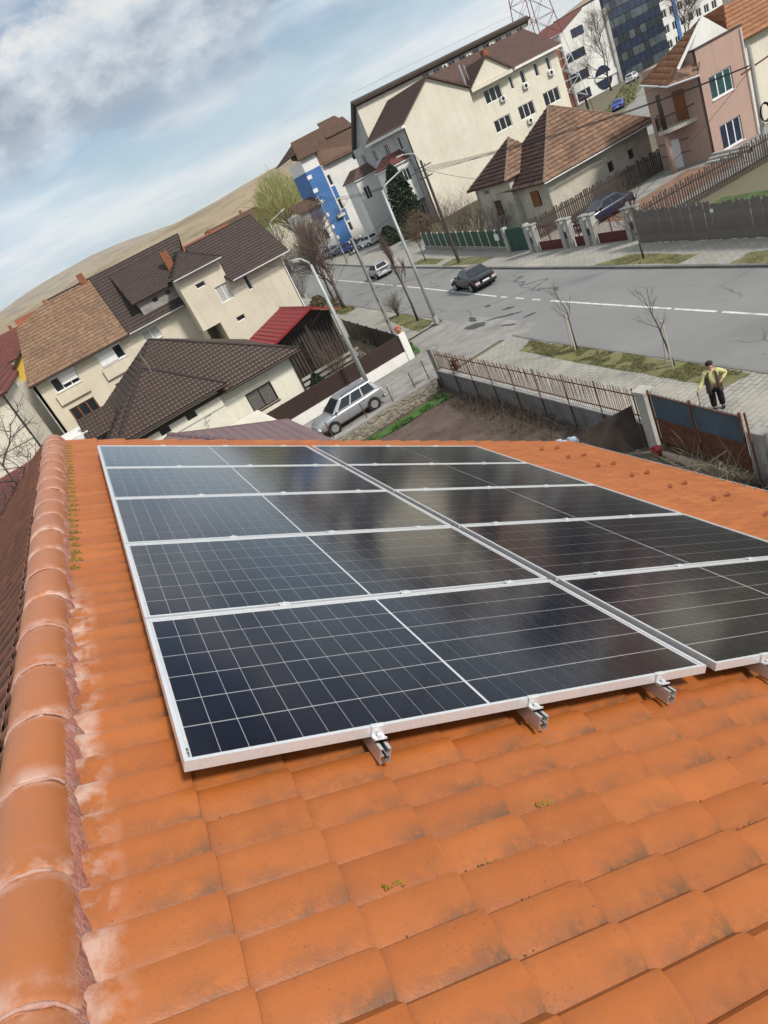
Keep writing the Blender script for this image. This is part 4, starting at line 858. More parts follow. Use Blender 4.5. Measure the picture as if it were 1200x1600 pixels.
t = thing('panel_fence', 'brown metal panel fence on a white plinth beside the lane', 'fence', (10, 37.6, 0))
B().box(5.2, 37.5, 0, 15.6, 37.72, 0.62).build('plinth', 'white_paint', t); B().prism([(15.25, 37.44, 0), (15.68, 37.44, 0), (15.68, 37.85, 0), (15.25, 37.85, 0)], (0, 0, 1.68)).build('end_pillar', 'white_paint', t, bevel=0.02)
for i in range(5):
    x0, x1 = 5.25 + i * 2.0, 5.25 + (i + 1) * 2.0 - 0.05
    f = B().box(x0, 37.58, 0.64, x1, 37.62, 1.64).build('fence_panel', 'brown_metal', t)
    B().box(x1 - 0.005, 37.56, 0.63, x1 + 0.055, 37.64, 1.66).build('post', 'brown_metal', t)
    me = meonly(B().box(0, 37.572, 0, 1.94, 37.585, 0.012), 'slat_joint', 'black_metal')
    for k in range(7): link_part('slat_joint', me, f, Matrix.Translation((x0, 0, 0.72 + k * 0.13)))
t = thing('dark_fence', 'black sheet fence running from the white pillar along the pavement', 'fence', (16, 44, 0))
for i in range(6):
    y0, y1 = 37.9 + i * 2.2, 37.9 + (i + 1) * 2.2 - 0.06; x0, x1 = 15.45 + 0.125 * (y0 - 37.9), 15.45 + 0.125 * (y1 - 37.9)
    B().beam((x0, y0, 0.78), (x1, y1, 0.78), 0.04, 1.5).build('fence_panel', 'black_metal', t); B().box(x1 - 0.03, y1 - 0.01, 0, x1 + 0.04, y1 + 0.06, 1.62).build('post', 'brown_metal', t)
t = thing('flower_pot', 'round pink and orange flower ornament on the white fence pillar', 'ornament', (15.46, 37.65, 1.68))
mat('pink_ball', (0.55, 0.22, 0.17), 0.8, 0.3, 12); mat('terracotta', (0.45, 0.20, 0.06), 0.8, 0.1); B().lathe((15.46, 37.65, 1.68), [(0.001, 0), (0.1, 0), (0.15, 0.2), (0.001, 0.2)], 12).build('pot', 'terracotta', t)
b = B(); rr = random.Random(5)
for i in range(40): b.ball((15.46 + rr.gauss(0, .07), 37.65 + rr.gauss(0, .07), 2.0 + rr.gauss(0, .07)), 0.06, 5, 4)
b.build('flowers', 'pink_ball', t)
t = thing('red_roofed_shed', 'dark timber shed with bright red metal gable roof', 'shed', (12.2, 47, 0))
kr = dict(course=0.35, pitch=0.2, amp=0.014, step=0.012)
roofplane('roof_plane', [(9.6, 43.4, 3.68), (9.6, 50.2, 3.68), (12.95, 50.2, 4.6), (12.95, 43.4, 4.6)], 'tile_redsheet', t, **kr); roofplane('roof_plane', [(14.7, 43.4, 3.75), (14.7, 50.2, 3.75), (12.95, 50.2, 4.6), (12.95, 43.4, 4.6)], 'tile_redsheet', t, **kr)
caps((12.95, 43.4, 4.63), (12.95, 50.2, 4.63), t, 'red_metal', 0.07, 1.0)
B().prism([(9.9, 44.6, 0), (14.4, 44.6, 0), (14.4, 44.6, 3.7), (12.95, 44.6, 4.45), (9.9, 44.6, 3.68)], (0, 5.4, 0)).build('wall', 'wood_dark', t)
pl = meonly(B().box(0, 44.52, 0.1, 0.015, 44.6, 3.55), 'board_joint', 'black_metal')
for i in range(18): link_part('board_joint', pl, t, Matrix.Translation((10.1 + i * 0.24, 0, 0)))
for x in (9.95, 12.2, 14.3): B().box(x - 0.06, 43.6, 0, x + 0.06, 43.72, 3.72).build('post', 'wood_dark', t)
t = thing('terrace_railing', 'low pale railing in front of the red roofed shed', 'railing', (12, 42.9, 0))
for z in (0.25, 0.6, 0.95): B().box(9.9, 43.0, z - 0.09, 14.6, 43.08, z + 0.09).build('board', 'pale_concrete', t)
for x in (10, 11.5, 13, 14.5): B().box(x - 0.04, 43.08, 0, x + 0.04, 43.16, 1.1).build('post', 'wood_dark', t)
B().prism([(14.5, 43.3, 0), (14.95, 43.2, 0), (15.35, 45.7, 0), (14.95, 45.8, 0)], (0, 0, 0.34)).build('concrete_ledge', 'pale_concrete', None, bevel=0.03, label='long pale concrete ledge just inside the black sheet fence', category='ledge')

# ------------------------------------------------------------------ large beige house
t = thing('beige_house', 'large beige house with half brown and half dark tiled roof', 'house', (5, 58, 0))
def sh(h, o): return (h[0] - o, h[1] - o, h[2], h[3])
hw = [(3.95, 5.3, 6.25, 7.2), (0.28, 2.27, 6.25, 7.3), (-3.43, -1.5, 6.2, 7.27), (-3.45, -1.45, 3.65, 4.82), (0.35, 2.2, 3.65, 4.82)]
O1 = (-4.6, 56, 0); H = [sh(h, -4.6) for h in hw]
facade('wall', O1, EX, 12.6, 7.75, H, 'beige', t)
window(t, O1, EX, H[0], 1, curtain='curtain', sill='white_pvc'); window(t, O1, EX, H[1], 1, sill='white_pvc'); window(t, O1, EX, H[2], 2, sill='white_pvc')
for i in (3, 4): window(t, O1, EX, H[i], 2, 'wood_brown', fw=0.1)
B().box(0.3, 55.96, 6.3, 1.62, 56.05, 7.22).build('roller_shutter', 'white_pvc', t); B().box(0.2, 55.92, 7.2, 2.35, 56.1, 7.42).build('shutter_box', 'white_pvc', t)
B().box(-2.75, 55.96, 6.52, -1.55, 56.05, 7.22).build('roller_shutter', 'white_pvc', t); B().box(-3.5, 55.92, 7.17, -1.42, 56.1, 7.38).build('shutter_box', 'white_pvc', t)
for (a, c) in ((-3.65, -1.3), (0.12, 2.3)): B().box(a, 55.8, 5.3, c, 55.99, 6.08).build('balcony_apron', 'beige', t)
B().box(-4.6, 56.27, 0, 8, 66, 7.7).build('wall', 'beige', t); B().box(-4.62, 56.0, 0, -4.4, 56.26, 7.7).build('wall', 'beige', t)
ha = [(9.0, 9.75, 8.06, 8.42), (10.15, 11.2, 6.38, 7.61)]; hb = [(12.45, 12.8, 6.3, 7.48)]; hc = [(10.5, 11.2, 4.68, 5.05)]
O2 = (7.9, 54, 0); H2 = [sh(h, 7.9) for h in ha]; facade('wall', O2, EX, 3.5, 9.4, H2, 'beige', t, zb=5.3)
window(t, O2, EX, H2[0], 0, fw=0.05); window(t, O2, EX, H2[1], 1, curtain='curtain')
O3 = (9.3, 54, 0); H3 = [sh(h, 9.3) for h in hc]; facade('wall', O3, EX, 2.1, 5.3, H3, 'beige', t); window(t, O3, EX, H3[0], 0, fw=0.05)
O4 = (11.4, 54, 0); H4 = [sh(h, 11.4) for h in hb]; facade('wall', O4, EX, 4.4, 7.7, H4, 'beige', t); window(t, O4, EX, H4[0], 0, fw=0.05)
B().box(7.9, 54.26, 5.31, 11.4, 62, 9.35).build('wall', 'beige', t); B().box(9.3, 54.26, 0, 15.8, 62, 7.6).build('wall', 'beige', t); B().box(7.88, 54.0, 5.3, 7.9, 56, 9.35).build('wall', 'beige', t)
kb = dict(course=0.36, pitch=0.24, amp=0.026, step=0.032)
roofplane('roof_plane', [(-4.8, 55.4, 7.5), (3.1, 55.4, 7.5), (3.1, 61, 12.0), (-0.4, 61, 12.0), (-3.4, 60.0, 11.2)], 'tile_brown_old', t, **kb)
roofplane('roof_plane', [(3.12, 55.4, 7.52), (8.3, 55.4, 7.52), (11, 61, 12.02), (3.12, 61, 12.02)], 'tile_dark', t, **kb)
roofplane('roof_plane', [(-4.8, 66.6, 7.5), (11, 66.6, 7.5), (11, 61, 12.0), (-0.4, 61, 12.0)], 'tile_brown_old', t, **kb)
roofplane('roof_plane', [(4.5, 55.7, 9.12), (8.4, 55.7, 9.12), (8.4, 60.3, 11.55), (4.5, 60.3, 11.55)], 'tile_dark', t, **kb)
O5 = (4.9, 56.1, 0); H5 = [(1.1, 1.5, 8.55, 8.85), (2.2, 2.6, 8.6, 8.9)]; facade('dormer_wall', O5, EX, 3.2, 9.2, H5, 'concrete', t, zb=7.9)
for h in H5: window(t, O5, EX, h, 0, 'brown_metal', fw=0.04)
B().prism([(4.92, 56.12, 7.9), (4.92, 60, 11.2), (4.92, 56.12, 9.2)], (0.1, 0, 0)).build('dormer_cheek', 'grey_and_shaded_render', t)
PK2 = (9.7, 57, 10.85)
roofplane('roof_plane', [(7.65, 53.5, 9.33), (11.6, 53.5, 9.33), PK2], 'tile_dark', t, **kb); roofplane('roof_plane', [(7.65, 60, 9.33), (7.65, 53.5, 9.33), PK2, (9.7, 60, 10.85)], 'tile_dark', t, **kb); roofplane('roof_plane', [(11.6, 53.5, 9.33), (11.6, 60, 9.33), (9.7, 60, 10.85), PK2], 'tile_dark', t, **kb)
roofplane('roof_plane', [(11.45, 53.3, 7.55), (16.4, 53.3, 7.55), (16.4, 58.5, 10.85), (10.5, 58.5, 10.85), (10.5, 56, 9.3)], 'tile_dark', t, **kb); roofplane('roof_plane', [(10.5, 63.7, 7.55), (16.4, 63.7, 7.55), (16.4, 58.5, 10.85), (10.5, 58.5, 10.85)], 'tile_dark', t, **kb)
mat('dark_cap', (0.034, 0.026, 0.024), 0.6, 0.1); mat('brick', (0.24, 0.095, 0.05), 0.9, 0.3, 6, 0.4, 30)
caps((7.65, 53.5, 9.35), PK2, t, 'dark_cap', 0.08); caps((11.6, 53.5, 9.35), PK2, t, 'dark_cap', 0.08); caps((-0.4, 61, 12.02), (11, 61, 12.02), t, 'dark_cap', 0.08); caps((10.5, 58.5, 10.87), (16.4, 58.5, 10.87), t, 'dark_cap', 0.08)
B().box(8.35, 57.2, 9.6, 8.95, 57.8, 11.35).build('chimney', 'brick', t, bevel=0.02); B().box(2.4, 60.7, 11.6, 2.9, 61.2, 12.65).build('chimney', 'brick', t, bevel=0.02)
for a, c in (((-4.8, 55.33, 7.44), (3.1, 55.33, 7.44)), ((3.2, 55.33, 7.46), (7.7, 55.33, 7.46)), ((11.5, 53.2, 7.48), (16.4, 53.2, 7.48)), ((7.65, 53.42, 9.26), (11.6, 53.42, 9.26))): B().tube([a, c], 0.06, 8).build('gutter', 'galvanised' if a[0] > 3 else 'brown_metal', t)
B().tube([(15.9, 53.4, 7.4), (15.75, 53.93, 7.1), (15.75, 53.93, 0.3)], 0.05, 8).build('downpipe', 'white_pvc', t); B().tube([(-4.75, 55.5, 7.4), (-4.65, 55.9, 7.1), (-4.65, 55.9, 0.3)], 0.05, 8).build('downpipe', 'galvanised', t)

# ------------------------------------------------------------------ left edge: cream house, wine roofed house, yellow gable, lean-to
t = thing('cream_house', 'plain cream rendered house half out of the picture', 'house', (-10, 50, 0))
B().box(-18, 46, 0, -5.4, 56.5, 8.6).build('wall', 'cream', t); B().box(-18.1, 45.93, 5.55, -5.33, 45.995, 5.7).build('string_course', 'beige', t); B().tube([(-5.36, 45.94, 8.4), (-5.36, 45.94, 0.3)], 0.05, 8).build('downpipe', 'black_metal', t)
roofplane('roof_plane', [(-18.5, 45.4, 8.5), (-5.0, 45.4, 8.5), (-9, 51, 12), (-18.5, 51, 12)], 'tile_wine', t, **kb); roofplane('roof_plane', [(-5.0, 45.4, 8.5), (-5.0, 57, 8.5), (-9, 51, 12)], 'tile_wine', t, **kb)
t = thing('wine_roofed_house', 'narrow cream house with dark wine red roof between its neighbours', 'house', (-8, 75, 0))
B().box(-14, 62.5, 0, -6.6, 80, 8.1).build('wall', 'cream', t); roofplane('roof_plane', [(-6.3, 62, 8.0), (-6.3, 81, 8.0), (-10.2, 81, 11.2), (-10.2, 62, 11.2)], 'tile_wine', t, **kb); roofplane('roof_plane', [(-14.4, 62, 8.0), (-14.4, 81, 8.0), (-10.2, 81, 11.2), (-10.2, 62, 11.2)], 'tile_wine', t, **kb)
t = thing('yellow_house', 'yellow gabled house with dark roof peeping past the brown tiled roof', 'house', (-4, 78, 0))
B().prism([(-7.2, 75, 0), (-0.5, 75, 0), (-0.5, 75, 8.3), (-3.4, 75, 10.2), (-7.2, 75, 8.0)], (0, 8, 0)).build('wall', 'yellow_render', t)
roofplane('roof_plane', [(-7.5, 74.5, 7.8), (-7.5, 83.5, 7.8), (-3.4, 83.5, 10.6), (-3.4, 74.5, 10.6)], 'tile_dark', t, **kb); roofplane('roof_plane', [(0, 74.5, 8.0), (0, 83.5, 8.0), (-3.4, 83.5, 10.6), (-3.4, 74.5, 10.6)], 'tile_dark', t, **kb); B().box(-4.75, 74.95, 8.4, -3.75, 75.02, 9.35).build('window', 'maroon', t)
t = thing('passage_wall', 'pale weathered wall in the gap beside the beige house', 'wall', (-5.4, 62, 0)); B().box(-6.2, 60.5, 0, -4.62, 61, 7.7).build('wall', 'old_render', t); B().box(-6.2, 60.4, 2.6, -4.62, 60.5, 2.75).build('string_course', 'concrete', t)
t = thing('lean_to', 'brown tiled lean-to roof below the cream house', 'shed', (-7, 38, 0))
roofplane('roof_plane', [(-13, 35.5, 3.7), (-4.7, 35.5, 3.9), (-4.7, 41.5, 5.1), (-13, 41.5, 4.9)], 'tile_wine', t, **kb); B().box(-12.5, 36.2, 0, -5, 41.5, 3.75).build('wall', 'grey_and_shaded_render', t)

# ------------------------------------------------------------------ apartment blocks beyond the road
NX_ = (0, -1, 0)                                                  # along a wall that faces -X
def acunit(x, y, z, label):
    t = thing('air_conditioner', label, 'air conditioner', (x, y, z), group='air conditioners on the cream block')
    B().box(x - 0.42, y - 0.36, z, x + 0.42, y - 0.02, z + 0.62).build('casing', 'white_pvc', t, bevel=0.02); B().tube([(x - 0.08, y - 0.365, z + 0.31), (x - 0.08, y - 0.38, z + 0.31)], 0.24, 14).build('fan_grille', 'black_metal', t)
    B().box(x - 0.4, y - 0.33, z - 0.05, x + 0.4, y, z - 0.01).build('bracket', 'galvanised', t)
ka = dict(course=0.42, pitch=0.32, amp=0.04, step=0.05, res=3)
t = thing('gabled_wing', 'windowless cream gable end of the apartment wing', 'building', (51, 90, 0))
B().prism([(46.4, 85, 0), (56.7, 85, 0), (56.7, 85, 12.2), (51.5, 85, 15.35), (46.4, 85, 12.0)], (0, 0.3, 0)).build('wall', 'cream', t); B().box(46.75, 85.3, 0, 56.7, 98, 12.0).build('wall', 'cream', t)
OW = (46.4, 101.5, 0); HW = [(12.7, 15.1, 9.45, 11.0), (9.4, 10.6, 9.45, 10.9), (5.6, 6.6, 9.4, 10.9), (1.9, 2.9, 9.4, 11.0), (9.6, 11.2, 1.2, 2.6), (12.8, 14.6, 1.2, 2.6)]
facade('side_wall', OW, NX_, 16.5, 12.0, HW, 'grey_and_shaded_render', t)  # shaded side of the cream wing, its shade painted as grey
for i, h in enumerate(HW): window(t, OW, NX_, h, 2 if i == 0 else 1, curtain='curtain' if i == 0 else None)
roofplane('roof_plane', [(45.9, 84.6, 11.9), (45.9, 96, 11.9), (51.5, 96, 15.5), (51.5, 84.6, 15.5)], 'tile_apt', t, **ka); roofplane('roof_plane', [(57.1, 84.6, 12.2), (57.1, 96, 12.2), (51.5, 96, 15.5), (51.5, 84.6, 15.5)], 'tile_apt', t, **ka)
B().box(45.85, 84.6, 11.55, 46.38, 96, 11.88).build('eaves_board', 'white_paint', t)
for (x0, x1, y0, y1, zb, zt, lab) in ((43.5, 46.38, 86.6, 91, 3.3, 8.2, 0), (42.9, 46.38, 97, 101, 0, 8.4, 1)):
    o = (x0, y0, 0); h = [(0.9, 2.3, 5.9, 7.35)] if not lab else [(0.7, 1.7, 5.6, 7.3)]
    facade('bay_wall', o, EX, x1 - x0, zt, h, 'white_paint', t, zb=zb); window(t, o, EX, h[0], 2 if not lab else 1); B().box(x0, y0 + 0.26, zb, x1, y1, zt).build('bay_wall', 'white_paint', t)
    B().box(x0 - 0.25, y0 - 0.25, zt - 0.02, x1, y1 + 0.2, zt + 0.18).build('bay_cornice', 'white_paint', t)
    roofplane('bay_roof', [(x0 - 0.3, y0 - 0.3, zt + 0.18), (x1, y0 - 0.3, zt + 0.18), (x1, y0 + 1.5, zt + 1.4), (x0 + 1.6, y0 + 1.5, zt + 1.4)], 'tile_wine' if not lab else 'tile_apt', t, **ka); roofplane('bay_roof', [(x0 - 0.3, y1, zt + 0.18), (x0 - 0.3, y0 - 0.3, zt + 0.18), (x0 + 1.6, y0 + 1.5, zt + 1.4), (x0 + 1.6, y1, zt + 1.4)], 'tile_wine' if not lab else 'tile_apt', t, **ka)
h = [(0.4, 1.2, 0.9, 2.6), (1.8, 2.7, 0.9, 2.6)]; facade('bay_base', (43.6, 87.3, 0), EX, 2.78, 3.28, h, 'grey_and_shaded_render', t)
for q in h: window(t, (43.6, 87.3, 0), EX, q, 1)
t = thing('cream_block', 'cream three storey block with a small front gable and air conditioners', 'building', (65, 92, 0))
hw = [(60.6, 63.4, 9.5, 11.2), (60.7, 63.5, 5.8, 7.35), (64.95, 65.5, 9.75, 11.4), (66.85, 67.6, 9.75, 11.4), (69.25, 69.95, 9.75, 11.4), (71.4, 72.05, 9.75, 11.4), (64.95, 67.65, 5.8, 7.5), (69.4, 72.2, 5.85, 7.55), (60.7, 63.5, 2.0, 3.6), (65, 67.6, 2.0, 3.6), (69.4, 72.2, 2.0, 3.6)]
O6 = (57.2, 88, 0); H6 = [sh(h, 57.2) for h in hw]; facade('wall', O6, EX, 16.3, 12.1, H6, 'cream', t)
for h in H6: window(t, O6, EX, h, 2 if h[1] - h[0] > 2 else 0, fw=0.1)
B().box(57.2, 88.26, 0, 73.5, 100, 12.1).build('wall', 'cream', t)
B().box(57.0, 87.2, 5.0, 57.9, 87.98, 11.9).build('drainpipe_recess', 'grey_and_shaded_render', t)
roofplane('roof_plane', [(57, 87.3, 12.0), (74, 87.3, 12.0), (74.2, 94, 15.85), (57, 94, 15.85)], 'tile_apt', t, **ka); roofplane('roof_plane', [(57, 100.6, 12.0), (74, 100.6, 12.0), (74.2, 94, 15.85), (57, 94, 15.85)], 'tile_apt', t, **ka)
B().prism([(58.3, 87.2, 12.05), (65.2, 87.2, 12.05), (62.0, 87.2, 14.6)], (0, 3.5, 0)).build('front_gable', 'cream', t)
roofplane('gable_roof', [(57.9, 86.9, 11.9), (57.9, 91.5, 11.9), (62.0, 91.5, 14.75), (62.0, 86.9, 14.75)], 'tile_apt', t, **ka); roofplane('gable_roof', [(65.6, 86.9, 11.9), (65.6, 91.5, 11.9), (62.0, 91.5, 14.75), (62.0, 86.9, 14.75)], 'tile_apt', t, **ka)
B().box(65.4, 87.1, 11.7, 74, 87.6, 12.0).build('eaves_board', 'white_paint', t); B().box(58.4, 86.95, 11.6, 65.2, 87.98, 12.03).build('cornice', 'cream', t)
B().box(64.3, 90.5, 13.0, 65.1, 91.3, 15.6).build('chimney', 'brick', t); B().tube([(58.9, 88.6, 12.4), (58.8, 88.6, 15.2)], 0.16, 8).build('flue', 'tin', t); B().tube([(59.6, 88.6, 12.4), (59.5, 88.6, 15.0)], 0.08, 8).build('flue', 'tin', t)
for (x, z, l_) in ((63.1, 9.0, 'small gable\'s triple window'), (67.1, 9.1, 'second narrow upper window'), (71.6, 9.1, 'outermost narrow upper window'), (66.2, 5.0, 'lower middle triple window')): acunit(x, 88, z, 'white air conditioner under the ' + l_)
t = thing('long_tall_block', 'long tall cream block with thin dark roof edge behind the wings', 'building', (63, 105, 0))
WX = [59.2, 61.1, 63.8, 65.7, 68.2, 70.1, 72.4, 74.3, 76.4]; O7 = (47.9, 98.3, 0); H7 = [(x - 47.9, x - 47.9 + 1.1, 15.75, 16.55) for x in WX]
facade('wall', O7, EX, 30.4, 17.0, H7, 'cream', t); B().prism([(47.92, 98.32, 0), (47.92, 104, 0), (47.92, 104, 11.6), (47.92, 98.32, 16.9)], (0.3, 0, 0)).build('end_wall', 'grey_and_shaded_render', t); B().prism([(48.25, 98.58, 0), (48.25, 103.9, 0), (48.25, 103.9, 11.5), (48.25, 98.58, 16.8)], (30, 0, 0)).build('wall', 'cream', t)  # end wall's grey is painted shade on the cream block
for i, h in enumerate(H7): window(t, O7, EX, h, 1, fw=0.06)
B().prism([(47.4, 97.8, 17.05), (47.4, 98.2, 17.5), (47.4, 104.8, 11.35), (47.4, 104.6, 10.95)], (31.3, 0, 0)).build('roof', 'wood_dark', t); B().box(47.45, 97.6, 16.85, 78.65, 97.82, 17.2).build('fascia', 'brown_metal', t)
for x, z in ((62.9, 15.9), (67.2, 15.7), (71.4, 15.7)): acunit(x, 98.3, z, '%s of three air conditioners on the top storey of the long tall block' % {62.9: 'leftmost', 67.2: 'middle', 71.4: 'rightmost'}[x])
B().tube([(48, 98, 18.3), (60, 98, 18.3), (78, 98, 18.3)], 0.012, 4).build('lightning_wire', 'black_metal', t)
# lattice mast
mat('mast_red', (0.20, 0.045, 0.045), 0.6, 0.15); mat('mast_white', (0.6, 0.6, 0.6), 0.6, 0.1)
t = thing('lattice_mast', 'red and white steel lattice mast behind the cream block', 'mast', (89.2, 110, 0))
def mastw(z): return 3.8 - (z / 40) * 3.4
for k in range(11):
    z0, z1 = k * 3.4, (k + 1) * 3.4; w0, w1 = mastw(z0), mastw(z1); b = B()
    c0 = [(89.2 + sx * w0, 110 + sy * w0, z0) for sx, sy in ((-1, -1), (1, -1), (1, 1), (-1, 1))]; c1 = [(89.2 + sx * w1, 110 + sy * w1, z1) for sx, sy in ((-1, -1), (1, -1), (1, 1), (-1, 1))]
    for i in range(4): j = (i + 1) % 4; b.tube([c0[i], c1[i]], 0.08, 4); b.tube([c0[i], c1[j]], 0.035, 4); b.tube([c0[j], c1[i]], 0.035, 4); b.tube([c1[i], c1[j]], 0.035, 4)
    b.build('mast_section', 'mast_red' if k in (0, 4, 5, 6, 9, 10) else 'mast_white', t)
# blue fronted building
t = thing('blue_fronted_building', 'white building with tall bright blue front and brown roof', 'building', (48, 118, 0))
B().box(43.4, 114.6, 0, 46.2, 121, 12.45).build('blue_front', 'blue_render', t); B().box(43.4, 114.62, 12.46, 46.2, 121, 14.3).build('upper_wall', 'white_paint', t)
hb = [(0.35, 0.95, 9.1, 10.7), (0.35, 0.95, 5.2, 6.8), (0.35, 0.95, 1.6, 3.0)]; O8 = (46.2, 114.8, 0); facade('wall', O8, EX, 1.2, 12.2, hb, 'white_paint', t)
for h in hb: window(t, O8, EX, h, 0)
for z in (7.0, 3.3): B().box(46.5, 114.76, z, 47.2, 114.79, z + 1.9).build('blue_panel', 'blue_render', t)
B().box(47.4, 114.9, 0, 53.0, 125, 12.1).build('side_wall', 'white_paint', t); B().box(46.25, 115.1, 0, 47.4, 125, 12.1).build('wall', 'white_paint', t); B().box(45.2, 114.1, 4.3, 46.6, 114.58, 4.75).build('canopy', 'white_paint', t); B().box(49.2, 114.86, 3.6, 50.5, 114.91, 4.2).build('slot_window', 'dark_glass', t)
for i, z in enumerate((11.3, 9.2, 7.3, 5.2, 3.2, 1.4)): B().box(43.3, 114.5, z, 44.1, 114.58, z + 0.6).build('white_sign_block', 'white_pvc', t)
roofplane('roof_plane', [(42.9, 114.0, 14.4), (46.9, 114.0, 14.4), (50.5, 121.2, 17.45), (45.6, 121.2, 17.2)], 'tile_rowbrown', t, **ka); roofplane('roof_plane', [(46.9, 114.2, 12.1), (56, 114.2, 12.1), (56, 121, 17.6), (45.6, 121, 17.1), (43.2, 117.5, 15.2)], 'tile_rowbrown', t, **ka); roofplane('roof_plane', [(43.1, 126, 15.2), (43.1, 114.2, 15.4), (45.7, 121, 17.1)], 'tile_rowbrown', t, **ka); roofplane('roof_plane', [(50.5, 118, 15.6), (56, 118, 15.6), (56, 124, 18.4), (52.5, 124, 18.4)], 'tile_rowbrown', t, **ka)
t = thing('pale_blue_annex', 'low pale blue annex with sign panels beside the blue front', 'building', (41.3, 116, 0))
B().box(39.4, 114, 0, 43.35, 121, 7.5).build('wall', 'white_paint', t); B().box(41.0, 113.94, 5.6, 43.3, 113.99, 7.3).build('blue_band', 'blue_render', t)
for x, z in ((39.6, 6.3), (40.2, 6.5), (39.6, 5.2), (40.2, 5.4)): B().box(x, 113.92, z, x + 0.5, 113.99, z + 0.75).build('sign_panel', 'white_pvc', t)
window(t, (41.6, 113.99, 0), EX, (0, 0.9, 2.2, 3.9), 0, depth=-0.06); roofplane('roof_plane', [(39, 113.4, 7.5), (43.4, 113.4, 7.5), (43.4, 117, 9.0), (39, 117, 9.0)], 'tile_rowbrown', t, **ka)
# office building with curtain wall
t = thing('white_office', 'white office building with strip windows and a round window', 'building', (125, 145, 0))
B().prism([(119, 140.3, 0), (131.5, 140.3, 0), (131.5, 140.3, 17.2), (126.5, 140.3, 17.0), (119, 140.3, 14.4)], (0, 14, 0)).build('wall', 'white_paint', t)
for (a, c, z0, z1) in ((122.1, 125.5, 12.5, 14.15), (119.3, 124.5, 8.5, 10.2), (119.0, 124.0, 4.25, 6.1), (119.4, 123.2, 0.4, 2.4)): window(t, (0, 140.3, 0), EX, (a, c, z0, z1), 2, 'brown_metal', 'blue_glass', depth=-0.06, fw=0.08)
B().prism([(127.6 + 2.4 * math.cos(i * math.pi / 16), 140.2, 2.6 + 2.4 * math.sin(i * math.pi / 16)) for i in range(32)], (0, 0.09, 0)).build('round_window', 'blue_glass', t); B().box(125.0, 140.05, 2.3, 131.5, 140.19, 3.3).build('window_band', 'white_paint', t); B().prism([(118.6, 140, 14.3), (126.5, 140, 16.95), (126.5, 140, 17.15), (118.6, 140, 14.5)], (0, 14, 0)).build('roof_edge', 'tile_wine', t); B().box(117.3, 141, 0, 118.95, 153, 13.5).build('brick_wall', 'brick', t); B().box(131.5, 139.8, 0, 132.3, 140.4, 15).build('column', 'pale_concrete', t)
t = thing('glass_office', 'office block with dark blue glass curtain wall', 'building', (140, 145, 0))
B().box(131.6, 140.6, 0, 147.9, 156, 17.6).build('core', 'black_metal', t); rr = random.Random(6)
mat('office_glass', (0.06, 0.075, 0.085), 0.12, 0.5, 0.5, spec=0.7)
for i in range(9):
    for k in range(10):
        z0 = k * 1.75 + 0.06; m = 'blue_glass' if k % 2 else ('office_glass' if rr.random() < 0.7 else 'dark_glass')
        B().box(132.4 + i * 1.72, 140.45, z0, 132.4 + (i + 1) * 1.72 - 0.09, 140.58, z0 + 1.63).build('glass_panel', m, t)
t = thing('panel_block', 'white panel block with a blue stripe beside the glass office', 'building', (157, 150, 0))
hp = [(1.0 + i * 2.6, 2.6 + i * 2.6, 1.2 + k * 3.2, 2.9 + k * 3.2) for i in range(7) for k in range(6)]; O9 = (148.3, 142, 0); facade('wall', O9, EX, 20, 20, hp, 'white_paint', t); B().box(148.3, 142.3, 0, 168, 155, 20).build('wall', 'white_paint', t)
for h in hp: window(t, O9, EX, h, 1, fw=0.1)
B().box(153.0, 141.8, 0, 154.0, 142.0, 20).build('blue_stripe', 'blue_render', t)
# roofs of the town further out
def farhouse(x, y, w, d, e, r, m, wall, label, along=True):
    t = thing('far_house', label, 'house', (x, y, 0), group='roofs of the town further out')
    B().box(x - w / 2, y - d / 2, 0, x + w / 2, y + d / 2, e).build('wall', wall, t)
    q = dict(course=0.5, pitch=0.5, amp=0.04, step=0.06, res=2); a, c = x - w / 2 - .4, x + w / 2 + .4; f, g_ = y - d / 2 - .4, y + d / 2 + .4
    roofplane('roof_plane', [(a, f, e), (c, f, e), (c, y, r), (a, y, r)], m, t, **q); roofplane('roof_plane', [(a, g_, e), (c, g_, e), (c, y, r), (a, y, r)], m, t, **q)
    B().prism([(x - w / 2, f + .4, e), (x - w / 2, g_ - .4, e), (x - w / 2, y, r - .1)], (w, 0, 0)).build('gable', wall, t); B().box(x + w * .2, y - .3, r - .6, x + w * .2 + .5, y + .3, r + .7).build('chimney', 'brick', t)
for a in ((30, 150, 13, 10, 7.2, 11.1, 'tile_far_red', 'cream', 'far house with orange roof just above the dark tiled ridge'), (40, 158, 12, 12, 7.5, 11.6, 'tile_rowbrown', 'beige', 'far house with brown roof left of the willow'), (20, 175, 12, 9, 6.4, 10.6, 'tile_far_red', 'white_paint', 'far house with red roof above the beige house'), (-2.6, 112, 6, 9, 8.6, 12.4, 'tile_far_red', 'cream', 'far red roof beyond the brown tiled ridge'), (-9.5, 120, 9, 9, 8.0, 11.6, 'tile_wine', 'beige', 'far wine roof at the picture edge'), (8, 190, 12, 10, 6.5, 10.4, 'tile_rowbrown', 'cream', 'far brown roof hidden low behind the ridge'), (52, 172, 12, 10, 7, 10.5, 'tile_far_red', 'cream', 'far red roof behind the willow'), (104, 176, 14, 12, 7, 10.5, 'tile_wine', 'white_paint', 'far wine roof between mast and office'), (95, 150, 12, 10, 6, 9.5, 'tile_rowbrown', 'beige', 'far brown roof behind the mast')): farhouse(*a)
